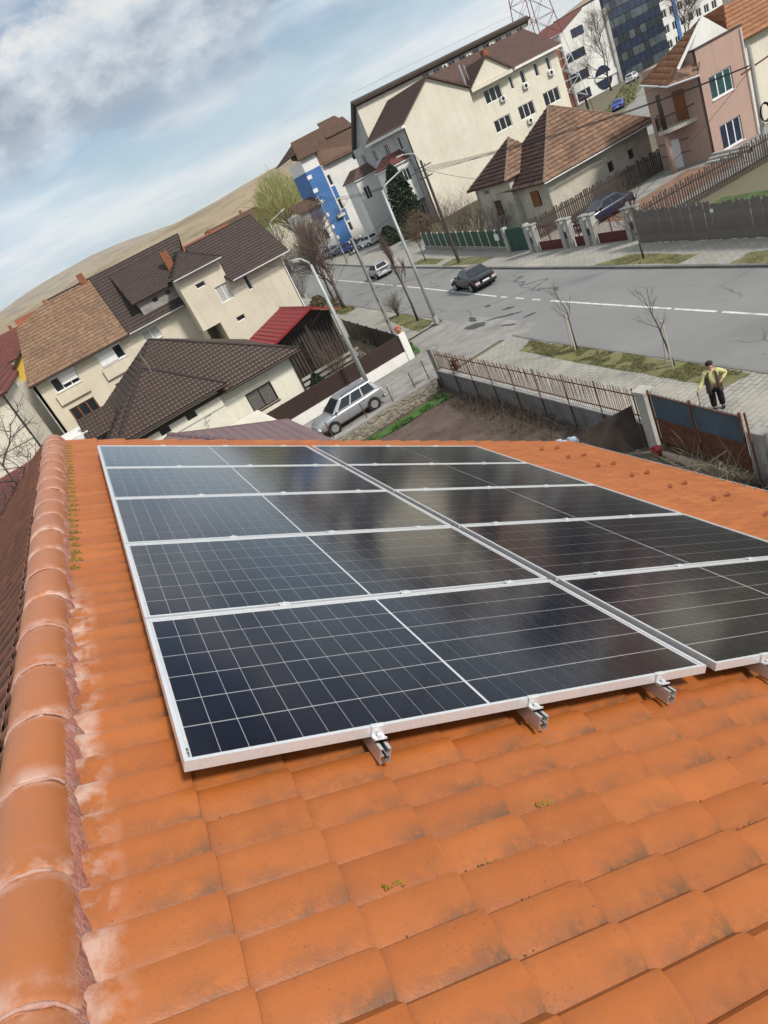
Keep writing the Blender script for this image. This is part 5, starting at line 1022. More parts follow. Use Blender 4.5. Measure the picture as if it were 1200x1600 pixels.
B().add([(60, 74, -0.01), (86, 92, -0.01), (135, 132, -0.01), (150, 134, -0.01), (150, 126, -0.01), (128, 120, -0.01), (92, 86, -0.01), (62, 62, -0.01)], [tuple(range(8))]).build('side_street', 'lane_concrete', kind='structure')
grass(wob([(88, 99), (118, 126), (120, 123), (92, 96)], 4, 0.3), 0.0, 'strip of grass along the side street by the blue car', n=900, h=0.5, seed=21)

# ------------------------------------------------------------------ plots across the road
t = thing('old_house', 'old low house with patched brown hipped tile roof', 'house', (42, 53, 0))
O_ = (36.9, 49.4, 0); H_ = [(6.2, 6.8, 1.35, 2.15), (8.5, 9.1, 1.45, 2.2)]; facade('wall', O_, EX, 11, 3.35, H_, 'old_render', t)
for h in H_: window(t, O_, EX, h, 0, 'wood_brown', fw=0.06)
ON = (36.9, 53.4, 0); HN = [(1.6, 2.8, 1.6, 2.75)]; facade('wall', ON, NX_, 4.0, 3.35, HN, 'old_render', t); window(t, ON, NX_, HN[0], 1, 'wood_brown', fw=0.08); B().box(36.84, 50.7, 1.55, 36.88, 51.75, 2.8).build('shutter', 'wood_brown', t)
ON = (36.4, 58.6, 0); HN = [(2.1, 3.2, 1.6, 2.9), (1.2, 1.9, 3.55, 4.0)]; facade('wall', ON, NX_, 5.2, 4.3, HN, 'old_render', t); window(t, ON, NX_, HN[0], 1, 'wood_brown', fw=0.08); window(t, ON, NX_, HN[1], 1, 'white_pvc', fw=0.05)
B().box(37.2, 49.7, 0, 47.9, 57.5, 3.3).build('wall', 'old_render', t); B().box(36.66, 53.45, 0, 42, 58.6, 4.2).build('wall', 'old_render', t); B().box(36.42, 53.41, 0, 36.9, 53.5, 4.2).build('wall', 'old_render', t)
AP = (42, 53, 7.9); c1, c2, c3, c4_ = (36.2, 48.7, 3.35), (48.4, 48.7, 3.35), (48.4, 57.5, 3.35), (36.5, 57.5, 3.35)
ko = dict(course=0.40, pitch=0.30, amp=0.05, step=0.06)
roofplane('roof_plane', [c1, c2, AP], 'tile_mix', t, **ko); roofplane('roof_plane', [c4_, c1, AP], 'tile_mix_shaded', t, **ko); roofplane('roof_plane', [c2, c3, AP], 'tile_mix', t, **ko); roofplane('roof_plane', [c3, c4_, AP], 'tile_mix_shaded', t, **ko)  # planes turned from the sun have their shade in a darker tile colour
AQ = (39.3, 55.6, 7.0); e1, e2, e3 = (35.9, 53.1, 4.3), (41, 53.1, 4.3), (35.9, 59.2, 4.3)
roofplane('roof_plane', [e1, e2, AQ], 'tile_mix', t, **ko); roofplane('roof_plane', [e3, e1, AQ], 'tile_mix_shaded', t, **ko); roofplane('roof_plane', [(43, 59.2, 4.3), e3, AQ], 'tile_mix_shaded', t, **ko)
mat('mix_cap', (0.20, 0.135, 0.10), 0.9, 0.25, 4)
for a, c in ((c1, AP), (c2, AP), (e1, AQ), (e3, AQ)): caps(a, c, t, 'mix_cap', 0.12, 0.45)
B().tube([(44.6, 51.6, 5.8), (44.6, 51.6, 7.3)], 0.1, 8).build('stove_pipe', 'black_metal', t); B().tube([(36.15, 48.6, 3.27), (48.4, 48.6, 3.27)], 0.07, 8).build('gutter', 'galvanised', t); B().tube([(36.85, 49.33, 3.2), (36.85, 49.33, 0.2)], 0.05, 8).build('downpipe', 'galvanised', t); B().tube([(36.35, 58.55, 4.2), (36.35, 58.55, 0.2)], 0.05, 8).build('downpipe', 'galvanised', t)
# pink house
t = thing('pink_house', 'pink two storey house with round balcony and orange roof', 'house', (48, 44, 0))
hp = [(46.05, 48.3, 3.75, 5.3), (46.2, 48.35, 0.2, 1.95)]; OP = (45.3, 41, -0.3); HP = [(h[0] - 45.3, h[1] - 45.3, h[2] + 0.3, h[3] + 0.3) for h in hp]
facade('wall', OP, EX, 4.6, 7.6, HP, 'pink_render', t); window(t, OP, EX, HP[0], 2, glass='teal_glass', sill='white_pvc', fw=0.09); window(t, OP, EX, HP[1], 2, glass='blue_glass', sill='white_pvc', fw=0.09)
B().box(45.3, 41.26, -0.3, 49.9, 46, 7.3).build('wall', 'pink_render', t); B().box(45.27, 40.95, 7.3, 49.95, 41.4, 7.42).build('parapet_cap', 'wood_dark', t)
B().box(46.2, 43.6, -0.3, 52, 47, 6.2).build('wall', 'pink_render', t); B().box(49.95, 42.5, -0.3, 62, 48, 6.2).build('wall', 'cream', t)
for z in (1.0, 1.9): B().box(45.26, 43.0, z, 45.3, 45.9, z + 0.04).build('groove', 'wood_dark', t)
B().prism([(45.35, 41.3, 7.42), (49.0, 41.3, 7.42), (46.9, 41.3, 9.05)], (0, 0.25, 0)).build('white_gable', 'white_paint', t)
# balcony: curved slab with railing, column
bal = [(45.4, 41.9)] + [(45.4 - 1.9 * math.sin(i * math.pi / 14) ** 0.8, 41.9 + 3.3 * i / 14) for i in range(1, 14)] + [(45.4, 45.2)]
B().prism([(x, y, 2.95) for x, y in bal], (0, 0, 0.25)).build('balcony_slab', 'old_render', t); rl = B().tube([(x, y, 4.1) for x, y in bal], 0.04, 6).build('balcony_rail', 'brown_metal', t)
pk2 = meonly(B().tube([(0, 0, 3.2), (0, 0, 4.1)], 0.018, 5), 'baluster', 'brown_metal')
for i in range(1, 14):
    for f in (0, 0.5): x = bal[i][0] + (bal[min(i + 1, 14)][0] - bal[i][0]) * f; y = bal[i][1] + (bal[min(i + 1, 14)][1] - bal[i][1]) * f; link_part('baluster', pk2, rl, Matrix.Translation((x, y, 0)))
B().tube([(43.9, 43.6, -0.3), (43.9, 43.6, 2.95)], 0.2, 12).build('column', 'pink_render', t, smooth=True); B().tube([(43.9, 43.6, 3.2), (43.9, 43.6, 5.6)], 0.16, 12).build('column', 'wood_dark', t, smooth=True); B().box(45.22, 43.9, -0.2, 45.29, 44.9, 2.1).build('door', 'white_pvc', t); B().box(45.22, 42.6, 3.25, 45.29, 43.6, 5.3).build('balcony_door', 'wood_brown', t)
kp = dict(course=0.42, pitch=0.33, amp=0.045, step=0.05)
GA, RA, RB = (46.5, 41.2, 8.87), (50.4, 44.7, 8.74), (64, 44.7, 8.78)
roofplane('roof_plane', [(49.97, 41.9, 6.25), (64, 41.9, 6.25), RB, RA], 'tile_orange', t, **kp); roofplane('roof_plane', [(43.6, 42.3, 6.0), (44.3, 45.3, 6.66), GA], 'tile_orange', t, **kp); roofplane('roof_plane', [(44.3, 45.3, 6.66), (64, 49, 5.9), RB, RA, GA], 'tile_orange', t, **kp)
roofplane('roof_plane', [(49.4, 41.75, 7.3), (50.2, 43.6, 7.6), RA, (46.8, 41.7, 8.6)], 'tile_orange', t, **kp)
roofplane('canopy_roof', [(43.6, 42.3, 5.98), (44.9, 40.7, 5.82), (45.6, 41.0, 6.5), (44.0, 42.0, 6.85)], 'tile_mix', t, **kp); B().tube([(44.25, 45.3, 6.6), (43.55, 42.25, 5.95), (44.9, 40.6, 5.76)], 0.07, 6).build('gutter', 'white_pvc', t); caps((44.3, 45.3, 6.68), GA, t, 'mix_cap', 0.09); caps(RA, RB, t, 'mix_cap', 0.1, 0.5)
B().beam((43.7, 41.17, 6.75), (46.5, 41.17, 8.8), 0.12, 0.18).build('bargeboard', 'white_paint', t)
B().tube([(49.7, 40.9, 7.2), (49.75, 40.9, 0)], 0.05, 6).build('downpipe', 'white_pvc', t)
# satellite dish and cable pole at the right edge
t = thing('cable_pole', 'pale pole with steel crossarm and coiled cables at the picture edge', 'pole', (43.2, 35.2, 0))
B().tube([(43.2, 35.2, 0), (43.2, 35.2, 6.6)], [0.16, 0.12], 8).build('post', 'pale_concrete', t); B().beam((42.2, 35.2, 5.3), (45.0, 35.2, 5.5), 0.09, 0.09).build('crossarm', 'rusty_iron', t)
b = B()
for k in range(5): b.tube([(43.3 + 0.42 * math.cos(a), 34.95 - 0.02 * k, 2.6 + (0.5 + .02 * k) * math.sin(a)) for a in np.linspace(0, 6.28, 20)], 0.03, 5)
b.build('cable_coil', 'rubber', t)
# grey plank fence, picket fences of the driveway
wx = lambda y: 29.85 - 0.125 * (33.4 - y)
t = thing('plank_fence', 'weathered grey vertical plank fence along the far pavement', 'fence', (29.2, 26, 0.1)); rr = random.Random(11)
pls = [meonly(B().prism([(-0.012, 0, 0), (0.012, 0, 0), (0.012, 0.155, 0), (-0.012, 0.155, 0)], (0, 0, h)), 'plank', 'wood_grey') for h in (1.82, 1.9, 1.97)]
for i in range(100):
    y = 33.3 - 0.165 * i; link_part('plank', rr.choice(pls), t, Matrix.Translation((wx(y) + rr.uniform(-.012, .012), y - 0.155, 0.1 + rr.uniform(-.03, .03))) @ Matrix.Rotation(rr.uniform(-0.015, 0.015), 4, 'X'))
for z in (0.5, 1.6): B().beam((wx(33.3) + 0.04, 33.3, z), (wx(16.8) + 0.04, 16.8, z), 0.05, 0.09).build('fence_rail', 'wood_dark', t)
B().box(wx(27.2) - 0.03, 27.0, 1.5, wx(27.2) - 0.02, 27.25, 1.68).build('notice', 'plate_white', None, label='small white notice on the grey plank fence', category='notice')
def pickets(name, label, p, q, n, h, w, m, seed):
    p, q = V(p), V(q); d = (q - p) / n; t = thing(name, label, 'fence', tuple((p + q) / 2)); rr = random.Random(seed); a = d.normalized() * w; nn = V((-a.y, a.x, 0)).normalized() * 0.012
    ms = [meonly(B().prism([-nn, -nn + a, nn + a, nn], (0, 0, h * f)), 'picket', m) for f in (0.94, 1.0, 1.05)]
    for i in range(n): link_part('picket', rr.choice(ms), t, Matrix.Translation(p + d * i + V((0, 0, 0.05))) @ Matrix.Rotation(rr.uniform(-.02, .02), 4, 'Y'))
    for z in (0.35, h * 0.8): B().beam(p + V((0, 0, z)) + nn * 4, q + V((0, 0, z)) + nn * 4, 0.04, 0.08).build('fence_rail', 'wood_dark', t)
pickets('slat_fence', 'dark spaced picket fence right of the driveway', (30.6, 34.9, 0), (46.5, 33.6, 0), 84, 1.6, 0.10, 'wood_dark', 1)
pickets('slat_fence', 'black close boarded fence between driveway and old house', (31.5, 47.2, 0), (52, 45.6, 0), 110, 1.65, 0.13, 'wood_dark', 2)
B().add([(30.3, 35.3, 0.012), (31.2, 45.8, 0.012), (52, 46.5, 0.012), (52, 35.0, 0.012)], [(0, 1, 2, 3)]).build('driveway', 'lane_concrete', kind='structure')
mat('brick_paving', (0.22, 0.13, 0.09), 0.9, 0.3, 1.2); B().add([(33.5, 36.2, 0.018), (34.5, 41.8, 0.018), (44, 42.6, 0.018), (44, 37.5, 0.018)], [(0, 1, 2, 3)]).build('paved_path', 'brick_paving', kind='structure')
for k in range(3): B().box(44.2 + k * 0.35, 37.8, 0, 45.2, 41.0, 0.17 * (k + 1)).build('entrance_step', 'pale_concrete', None, label='%s concrete step up to the pink house' % ('lowest', 'middle', 'top')[k], category='step', group='steps of the pink house')
# gate pillars and maroon gates
for (y, lab) in ((44.25, 'next to the green door'), (40.4, 'beside the narrow gate, further one'), (38.1, 'beside the narrow gate, nearer one'), (34.25, 'where the grey plank fence begins')):
    t = thing('gatepost', 'white rendered double gatepost with stone cap ' + lab, 'gatepost', (30.6, y, 0), group='gateposts of the maroon gates')
    for dy in (-0.36, 0.36): B().box(30.4, y + dy - 0.19, 0, 30.8, y + dy + 0.19, 1.95).build('pier', 'pale_concrete', t, bevel=0.02); B().box(30.34, y + dy - 0.25, 1.96, 30.86, y + dy + 0.25, 2.06).build('cap', 'concrete', t, bevel=0.02)
    B().box(30.5, y - 0.165, 0, 30.7, y + 0.165, 1.2).build('infill', 'concrete', t); B().box(30.46, y - 0.12, 0.75, 30.5, y + 0.12, 1.15).build('letter_box', 'black_metal', t)
for (y0, y1, lab) in ((41.0, 43.65, 'wide maroon barred gate nearest the green door'), (38.75, 39.75, 'narrow maroon pedestrian gate between two posts'), (34.85, 37.5, 'maroon arched gate in front of the dark blue car')):
    t = thing('barred_gate', lab, 'gate', (30.6, (y0 + y1) / 2, 0)); arch = 'arched' in lab
    B().box(30.58, y0, 0.1, 30.61, y1, 0.75).build('lower_sheet', 'maroon', t); n = int((y1 - y0) / 0.13)
    for i in range(n + 1):
        y = y0 + (y1 - y0) * i / n; f = (i / n - 0.5) * 2; h = 1.75 - (0.35 * f * f if arch else -0.0)
        B().tube([(30.6, y, 0.7), (30.6, y, h)], 0.012, 5).build('bar', 'maroon', t)
    B().tube([(30.6, y0 + (y1 - y0) * i / 12, 1.72 - (0.35 * ((i / 12 - 0.5) * 2) ** 2 if arch else 0)) for i in range(13)], 0.022, 5).build('top_rail', 'maroon', t)
    B().box(30.57, (y0 + y1) / 2 - 0.03, 0.1, 30.63, (y0 + y1) / 2 + 0.03, 1.7).build('stile', 'maroon', t)
t = thing('green_door', 'dark green double gate between white posts', 'gate', (31.2, 46.9, 0))
for y in (45.5, 48.35): B().box(31.0, y - 0.18, 0, 31.4, y + 0.18, 2.0).build('post', 'pale_concrete', t, bevel=0.02)
for y0 in (45.7, 46.95): B().box(31.18, y0, 0.08, 31.24, y0 + 1.21, 1.85).build('leaf', 'green_door', t)
t = thing('green_fence', 'green panel fence with white posts in front of bare shrubs', 'fence', (33, 59, 0)); gx = lambda y: 31.3 + 0.19 * (y - 48.5)
for i in range(12):
    y0, y1 = 48.6 + i * 1.75, 48.6 + (i + 1) * 1.75 - 0.06
    B().beam((gx(y0), y0, 1.1), (gx(y1), y1, 1.1), 0.03, 1.3).build('fence_panel', 'green_metal', t); B().box(gx(y1) - 0.03, y1 - 0.01, 0.1, gx(y1) + 0.04, y1 + 0.06, 1.85).build('post', 'white_pvc', t)
    B().beam((gx(y0), y0, 0.2), (gx(y1 + .06), y1 + 0.06, 0.2), 0.25, 0.45).build('plinth', 'concrete', t)
B().box(gx(50.2) - 0.08, 49.9, 1.0, gx(50.2) - 0.03, 50.5, 1.5).build('meter_box', 'white_pvc', None, label='small white meter box on the green fence', category='box')

# ------------------------------------------------------------------ poles, lamps, wires
def lamp(base, h, arm, label, r=0.09):
    t = thing('street_lamp', label, 'street lamp', base, group='street lamps'); b = V(base); a = V(arm)
    B().tube([b, b + V((0, 0, h * 0.5)), b + V((0, 0, h))], [r * 1.25, r, r * 0.7], 10).build('pole', 'galvanised', t, smooth=True); B().tube([b, b + V((0, 0, 0.5))], r * 1.7, 10).build('base_sleeve', 'galvanised', t)
    p = b + V((0, 0, h)); B().tube([p - V((0, 0, 0.1)), p + a * 0.15 + V((0, 0, 0.18)), p + a * 0.75 + V((0, 0, 0.5))], r * 0.5, 8).build('arm', 'galvanised', t, smooth=True)
    q = p + a * 0.75 + V((0, 0, 0.5)); d = V((a.x, a.y, 0.25 * a.length)).normalized(); b2 = B(); L_ = 0.65
    b2.beam(q, q + d * L_, 0.24, 0.10); b2.beam(q + d * 0.1, q + d * (L_ - 0.05) - V((0, 0, 0.02)), 0.18, 0.14); b2.build('lamp_head', 'galvanised', t, bevel=0.03)
    B().beam(q + d * 0.2 - V((0, 0, 0.085)), q + d * 0.58 - V((0, 0, 0.085)), 0.16, 0.02).build('diffuser', 'lamp_clear', t)
lamp((11.9, 36.3, 0), 7.5, (-0.55, -0.2, 0), 'grey street lamp standing behind the parked silver estate car', 0.11)
lamp((19.65, 41.3, 0.1), 8.7, (2.4, 0.3, 0), 'tallest grey street lamp at the driveway corner with long arm', 0.10)
lamp((24.6, 82, 0.1), 9.0, (2.4, 0.3, 0), 'distant street lamp rising above the bare trees', 0.09)
def concpole(base, h, label, lattice=True, arms=((-1, 0.0),)):
    t = thing('utility_pole', label, 'utility pole', base, group='utility poles'); b = V(base)
    if lattice:
        for s in (-1, 1):
            q = B(); q.beam(b + V((0, s * 0.15, 0)), b + V((0, s * 0.085, h)), 0.13, 0.07, (0, 1, 0)); q.build('leg', 'concrete', t)
        for i in range(9): z = h * (0.04 + i * 0.115); w = 0.15 - 0.065 * z / h; B().box(b.x - 0.06, b.y - w, b.z + z, b.x + 0.06, b.y + w, b.z + z + 0.14).build('web', 'concrete', t)
    else: B().tube([b, b + V((0, 0, h))], [0.15, 0.10], 8).build('post', 'bark', t)
    for i, (z, w) in enumerate(arms):
        p = b + V((0, 0, h + z)); B().beam(p - V((w, 0, 0)), p + V((w, 0, 0)), 0.07, 0.08).build('crossarm', 'black_metal', t)
        for k in range(4): x = -w + 2 * w * (k + 0.1) / 3.2; B().lathe(p + V((x, 0, 0.04)), [(0.02, 0), (0.05, 0.04), (0.03, 0.08), (0.05, 0.12), (0.001, 0.16)], 8).build('insulator', 'white_pvc' if k % 2 else 'black_metal', t)
    return t
concpole((17.8, 44.4, 0.08), 6.9, 'openwork concrete utility pole behind the white fence pillar', True, ((-0.3, 0.7), (-0.9, 0.55)))
tp = concpole((30.2, 54.8, 0.1), 8.6, 'dark utility pole in the grass by the green fence', False, ((-0.5, 0.8), (-1.3, 0.6)))
B().tube([(30.2, 54.8, 8.6), (29.9, 54.9, 9.4), (28.9, 55, 9.7)], 0.04, 6).build('lamp_arm', 'galvanised', tp); B().beam((29.0, 55, 9.68), (28.4, 55, 9.72), 0.22, 0.12).build('lamp_head', 'galvanised', tp)
concpole((35.0, 92, 0.1), 9.0, 'distant openwork concrete pole in front of the blue building', True, ((-0.3, 0.9), (-1.0, 0.7)))
def wire(p, q, sag, label, r=0.014):
    p, q = V(p), V(q); pts = [p.lerp(q, i / 16) - V((0, 0, sag * 4 * (i / 16) * (1 - i / 16))) for i in range(17)]
    B().tube(pts, r, 4, False).build('overhead_wire', 'rubber', None, label=label, category='wire', group='overhead wires')
pA, pB_, pC = V((17.8, 44.4, 6.6)), V((30.2, 54.8, 8.0)), V((35, 92, 8.7))
for k, dx in enumerate((-0.6, -0.2, 0.2, 0.6)):
    nm = ('outermost on the near side', 'second', 'third', 'outermost on the road side')[k]
    wire(pB_ + V((dx, 0, 0)), pC + V((dx, 0, 0)), 0.7, 'wire between the two poles across the road, ' + nm)
    wire(pB_ + V((dx, 0, 0)), V((43.2 + dx * .5, 35.2, 5.5)), 0.5, 'wire from the dark pole to the cable pole, ' + nm)
    wire(pA + V((dx, 0, 0)), V((24.6 + dx, 100, 7.5)), 0.7, 'wire running down the near pavement from the openwork pole, ' + nm)
wire(pA, pB_, 0.6, 'wire crossing the road between the openwork pole and the dark pole'); wire(pA, (9.6, 40, 3.4), 0.4, 'service wire from the openwork pole to the bungalow'); wire(pA + V((0, 0, -0.4)), (14.5, 53.9, 7.2), 0.3, 'service wire to the beige house'); wire(pB_, (37, 50, 3.4), 0.4, 'service wire to the old house'); wire(pB_ + V((0, 0, -.5)), (46.5, 87, 8.0), 0.4, 'service wire to the apartment wing'); wire(pB_ + V((0, 0, -.3)), (45.4, 41.2, 6.2), 0.5, 'service wire to the pink house'); wire((43.2, 35.2, 5.4), (30.9, 34.2, 2.2), 0.3, 'wire dropping to the gatepost')

# ------------------------------------------------------------------ cars
def quadpt(c, u, v): a = c[0].lerp(c[1], u); b = c[3].lerp(c[2], u); return a.lerp(b, v)
def car(label, loc, rz, pm, st, cab, H, hw, wheels, wr=0.31, rails=False, plate=True, group='cars on the street', lights=True, tail='lamp_pale', rows=2):
    """st: stations (x, z_bottom, z_top, half width); cab: x of rear base, front base, rear top, front top, belt z"""
    t = thing('parked_car' if 'parked' in label else 'car', label, 'car', loc, group, False, rz); b = B(); n = 13
    for (x, zb, zt, w) in st:
        half = [(0, zb), (0.80 * w, zb), (0.95 * w, zb + 0.08), (w, zb + (zt - zb) * 0.38), (0.985 * w, zb + (zt - zb) * 0.72), (0.945 * w, zt - 0.05), (0.86 * w, zt)]
        loop = half + [(0, zt + 0.025)] + [(-y, z) for y, z in half[:0:-1]]
        b.v += [(x, y, z) for y, z in loop]
    k = len(b.v) // len(st)
    for i in range(len(st) - 1):
        for j in range(k): b.f.append((i * k + j, i * k + (j + 1) % k, (i + 1) * k + (j + 1) % k, (i + 1) * k + j))
    b.f.append(tuple(range(k))); b.f.append(tuple(range((len(st) - 1) * k, len(st) * k))[::-1])
    body = b.build('body', pm, t, smooth=True); sm = body.modifiers.new('sub', 'SUBSURF'); sm.levels = 1; sm.render_levels = 1
    xr, xf, tr, tf, zb = cab; wb, wt = hw * 0.90, hw * 0.70
    P = {k_: V(v_) for k_, v_ in dict(rl=(xr, wb, zb), rr=(xr, -wb, zb), fl=(xf, wb, zb), fr=(xf, -wb, zb), Rl=(tr, wt, H - 0.05), Rr=(tr, -wt, H - 0.05), Fl=(tf, wt, H - 0.05), Fr=(tf, -wt, H - 0.05)).items()}
    c = B(); vs = [P[q] for q in ('rl', 'rr', 'fr', 'fl', 'Rl', 'Rr', 'Fr', 'Fl')] + [V((tr + 0.15, wt - 0.14, H)), V((tr + 0.15, -wt + 0.14, H)), V((tf - 0.2, -wt + 0.14, H)), V((tf - 0.2, wt - 0.14, H))]
    c.add(vs, [(0, 1, 5, 4), (1, 2, 6, 5), (2, 3, 7, 6), (3, 0, 4, 7), (4, 5, 9, 8), (5, 6, 10, 9), (6, 7, 11, 10), (7, 4, 8, 11), (8, 9, 10, 11)]); c.build('cabin', pm, t, bevel=0.03)
    def pane(name, cs, u0, u1, v0, v1):
        q = [quadpt(cs, u, v) for u, v in ((u0, v0), (u1, v0), (u1, v1), (u0, v1))]; nrm = (q[1] - q[0]).cross(q[3] - q[0]).normalized()
        if nrm.dot(sum(q, V()) / 4 - V(((xr + xf) / 2, 0, (zb + H) / 2))) < 0: nrm = -nrm
        B().prism([p + nrm * 0.004 for p in q], nrm * 0.006).build(name, 'dark_glass', t)
    pane('windscreen', [P['fl'], P['fr'], P['Fr'], P['Fl']], 0.06, 0.94, 0.08, 0.94); pane('rear_window', [P['rr'], P['rl'], P['Rl'], P['Rr']], 0.09, 0.91, 0.18, 0.92)
    for s in ('l', 'r'):
        cs = [P['r' + s], P['f' + s], P['F' + s], P['R' + s]]; cuts = [0.07 + 0.84 * i / rows for i in range(rows + 1)]
        for i in range(rows): pane('side_window', cs, cuts[i] + 0.02, cuts[i + 1] - 0.015, 0.08, 0.90)
    for x in wheels:
        for s in (-1, 1):
            B().tube([(x, s * hw * 0.6, wr), (x, s * (hw + 0.004), wr)], wr + 0.07, 20).build('wheel_arch', 'rubber', t)
            w = B().tube([(x, s * (hw - 0.16), wr), (x, s * (hw + 0.02), wr)], wr, 20).build('wheel', 'rubber', t); b = B(); b.tube([(x, s * (hw + 0.018), wr), (x, s * (hw + 0.028), wr)], wr * 0.66, 16)
            for i in range(5): a = i * 1.2566; b.beam((x, s * (hw + 0.03), wr), (x + wr * 0.62 * math.cos(a), s * (hw + 0.03), wr + wr * 0.62 * math.sin(a)), 0.05, 0.016, (0, 1, 0))
            b.build('rim', 'tin', w)
    xA, xB = st[0][0], st[-1][0]; zt = st[0][2]
    for s in (-1, 1):
        B().box(xA - 0.012, s * hw * 0.52, zt - 0.30, xA + 0.10, s * hw * 0.90, zt - 0.12).build('tail_light', tail, t, bevel=0.02); B().box(xB - 0.12, s * hw * 0.50, 0.56, xB + 0.008, s * hw * 0.88, 0.70).build('headlight', 'lamp_clear', t, bevel=0.02)
        B().ball((xf - 0.30, s * (hw * 0.96 + 0.06), zb + 0.09), (0.09, 0.10, 0.075), 8, 6).build('wing_mirror', pm, t, smooth=True)
        B().box((xr + xf) / 2 - 0.45, s * (hw * 0.985), zb - 0.14, (xr + xf) / 2 - 0.28, s * (hw + 0.02), zb - 0.11).build('door_handle', pm, t)
        if rails: B().tube([(tr + 0.1, s * (wt - 0.06), H + 0.0), (tr + 0.25, s * (wt - 0.06), H + 0.055), (tf - 0.35, s * (wt - 0.06), H + 0.055), (tf - 0.15, s * (wt - 0.06), H)], 0.02, 6).build('roof_rail', 'black_metal', t)
    B().box(xA - 0.03, -hw * 0.92, 0.30, xA + 0.10, hw * 0.92, 0.50).build('rear_bumper', pm, t, bevel=0.04); B().box(xB - 0.10, -hw * 0.90, 0.26, xB + 0.03, hw * 0.90, 0.46).build('front_bumper', pm, t, bevel=0.04)
    if plate: B().box(xA - 0.045, -0.26, 0.52, xA - 0.02, 0.26, 0.63).build('licence_plate', 'plate_white', t); B().box(xB + 0.02, -0.26, 0.36, xB + 0.045, 0.26, 0.47).build('licence_plate', 'plate_white', t)
    return t
SEDAN = [(-2.32, 0.40, 0.78, 0.70), (-2.25, 0.30, 0.95, 0.82), (-1.75, 0.24, 0.99, 0.88), (-1.0, 0.20, 0.95, 0.90), (0.2, 0.19, 0.92, 0.90), (0.95, 0.20, 0.92, 0.89), (1.7, 0.24, 0.80, 0.86), (2.22, 0.32, 0.70, 0.76), (2.33, 0.42, 0.62, 0.62)]
HATCH = [(-2.0, 0.38, 0.90, 0.74), (-1.93, 0.30, 0.97, 0.80), (-1.4, 0.24, 0.97, 0.84), (-0.4, 0.20, 0.95, 0.85), (0.7, 0.20, 0.96, 0.85), (1.3, 0.23, 0.88, 0.82), (1.85, 0.30, 0.76, 0.74), (1.98, 0.40, 0.64, 0.60)]
ESTATE = [(-2.18, 0.45, 0.98, 0.78), (-2.10, 0.36, 1.06, 0.85), (-1.4, 0.30, 1.05, 0.89), (-0.4, 0.26, 1.02, 0.90), (0.8, 0.26, 1.04, 0.90), (1.5, 0.28, 0.98, 0.88), (2.02, 0.34, 0.86, 0.80), (2.2, 0.46, 0.72, 0.64)]
rd = lambda y: math.atan2(1, (cl(y + 2) - cl(y - 2)) / 4)
car('black saloon car driving away on the road', (25.35, 45.1, 0.01), rd(45), 'paint_black', SEDAN, (-1.72, 0.95, -1.05, 0.25, 0.93), 1.45, 0.90, (-1.42, 1.38), tail='lamp_pale')
car('silver hatchback driving further away beyond the thin bare tree', (29.25, 69.6, 0.01), rd(70), 'paint_silver', HATCH, (-1.90, 0.95, -1.55, 0.15, 0.95), 1.5, 0.85, (-1.25, 1.25), 0.29)
suv = car('silver estate car with roof rails parked in the lane', (9.45, 33.85, 0.01), math.pi + 0.02, 'paint_silver', ESTATE, (-2.05, 1.15, -1.75, 0.35, 1.03), 1.66, 0.90, (-1.32, 1.36), 0.34, rails=True, rows=3); suv.scale = (0.93, 0.93, 0.90)
car('dark blue car parked in the driveway behind the maroon gates', (35.7, 42.6, 0.02), math.pi - 0.08, 'paint_navy', SEDAN, (-1.72, 0.95, -1.05, 0.25, 0.93), 1.45, 0.90, (-1.42, 1.38))
car('bright blue car parked by the side street', (90, 97.4, 0.0), 0.75, 'paint_blue', SEDAN, (-1.72, 0.95, -1.05, 0.25, 0.93), 1.45, 0.90, (-1.42, 1.38), tail='lamp_red')
car('white car parked near the glass office', (124, 128.5, 0.0), 0.5, 'paint_white', ESTATE, (-2.05, 1.15, -1.75, 0.35, 1.03), 1.66, 0.90, (-1.32, 1.36), 0.34)
car('white hatchback parked in front of the blue building', (41.2, 97.4, 0.1), 1.75, 'paint_white', HATCH, (-1.90, 0.95, -1.55, 0.15, 0.95), 1.5, 0.85, (-1.25, 1.25), 0.29)
car('small blue car parked before the blue building', (40.4, 103.2, 0.1), 1.75, 'paint_blue', HATCH, (-1.90, 0.95, -1.55, 0.15, 0.95), 1.5, 0.85, (-1.25, 1.25), 0.29)
car('silver car parked at the foot of the pale blue annex', (39.6, 109, 0.1), 1.75, 'paint_silver', SEDAN, (-1.72, 0.95, -1.05, 0.25, 0.93), 1.45, 0.90, (-1.42, 1.38), tail='lamp_red')

# ------------------------------------------------------------------ trees and shrubs
def branch(b, p, d, ln, r, lv, rr, up, sp, kids, sides=4):
    pts, q, dd = [p], p, d.copy(); seg = 4 if lv > 1 else 3
    for k in range(seg):
        dd = (dd + V((rr.gauss(0, .13), rr.gauss(0, .13), rr.gauss(0, .08) + up * 0.12))).normalized(); q = q + dd * ln / seg; pts.append(q)
    b.tube(pts, [r * (1 - 0.62 * i / seg) for i in range(seg + 1)], sides if lv > 1 else 3, False)
    if lv <= 0: return
    for i in range(kids):
        f = 0.35 + 0.65 * (i + rr.random()) / kids; j = min(seg - 1, int(f * seg)); a = pts[j].lerp(pts[j + 1], f * seg - j); ax = V((rr.gauss(0, 1), rr.gauss(0, 1), rr.gauss(0, .4))).normalized()
        nd = (dd * (1 - sp) + ax * sp + V((0, 0, up * 0.25))).normalized(); branch(b, a, nd, ln * rr.uniform(0.5, 0.75), r * 0.5, lv - 1, rr, up, sp, kids)
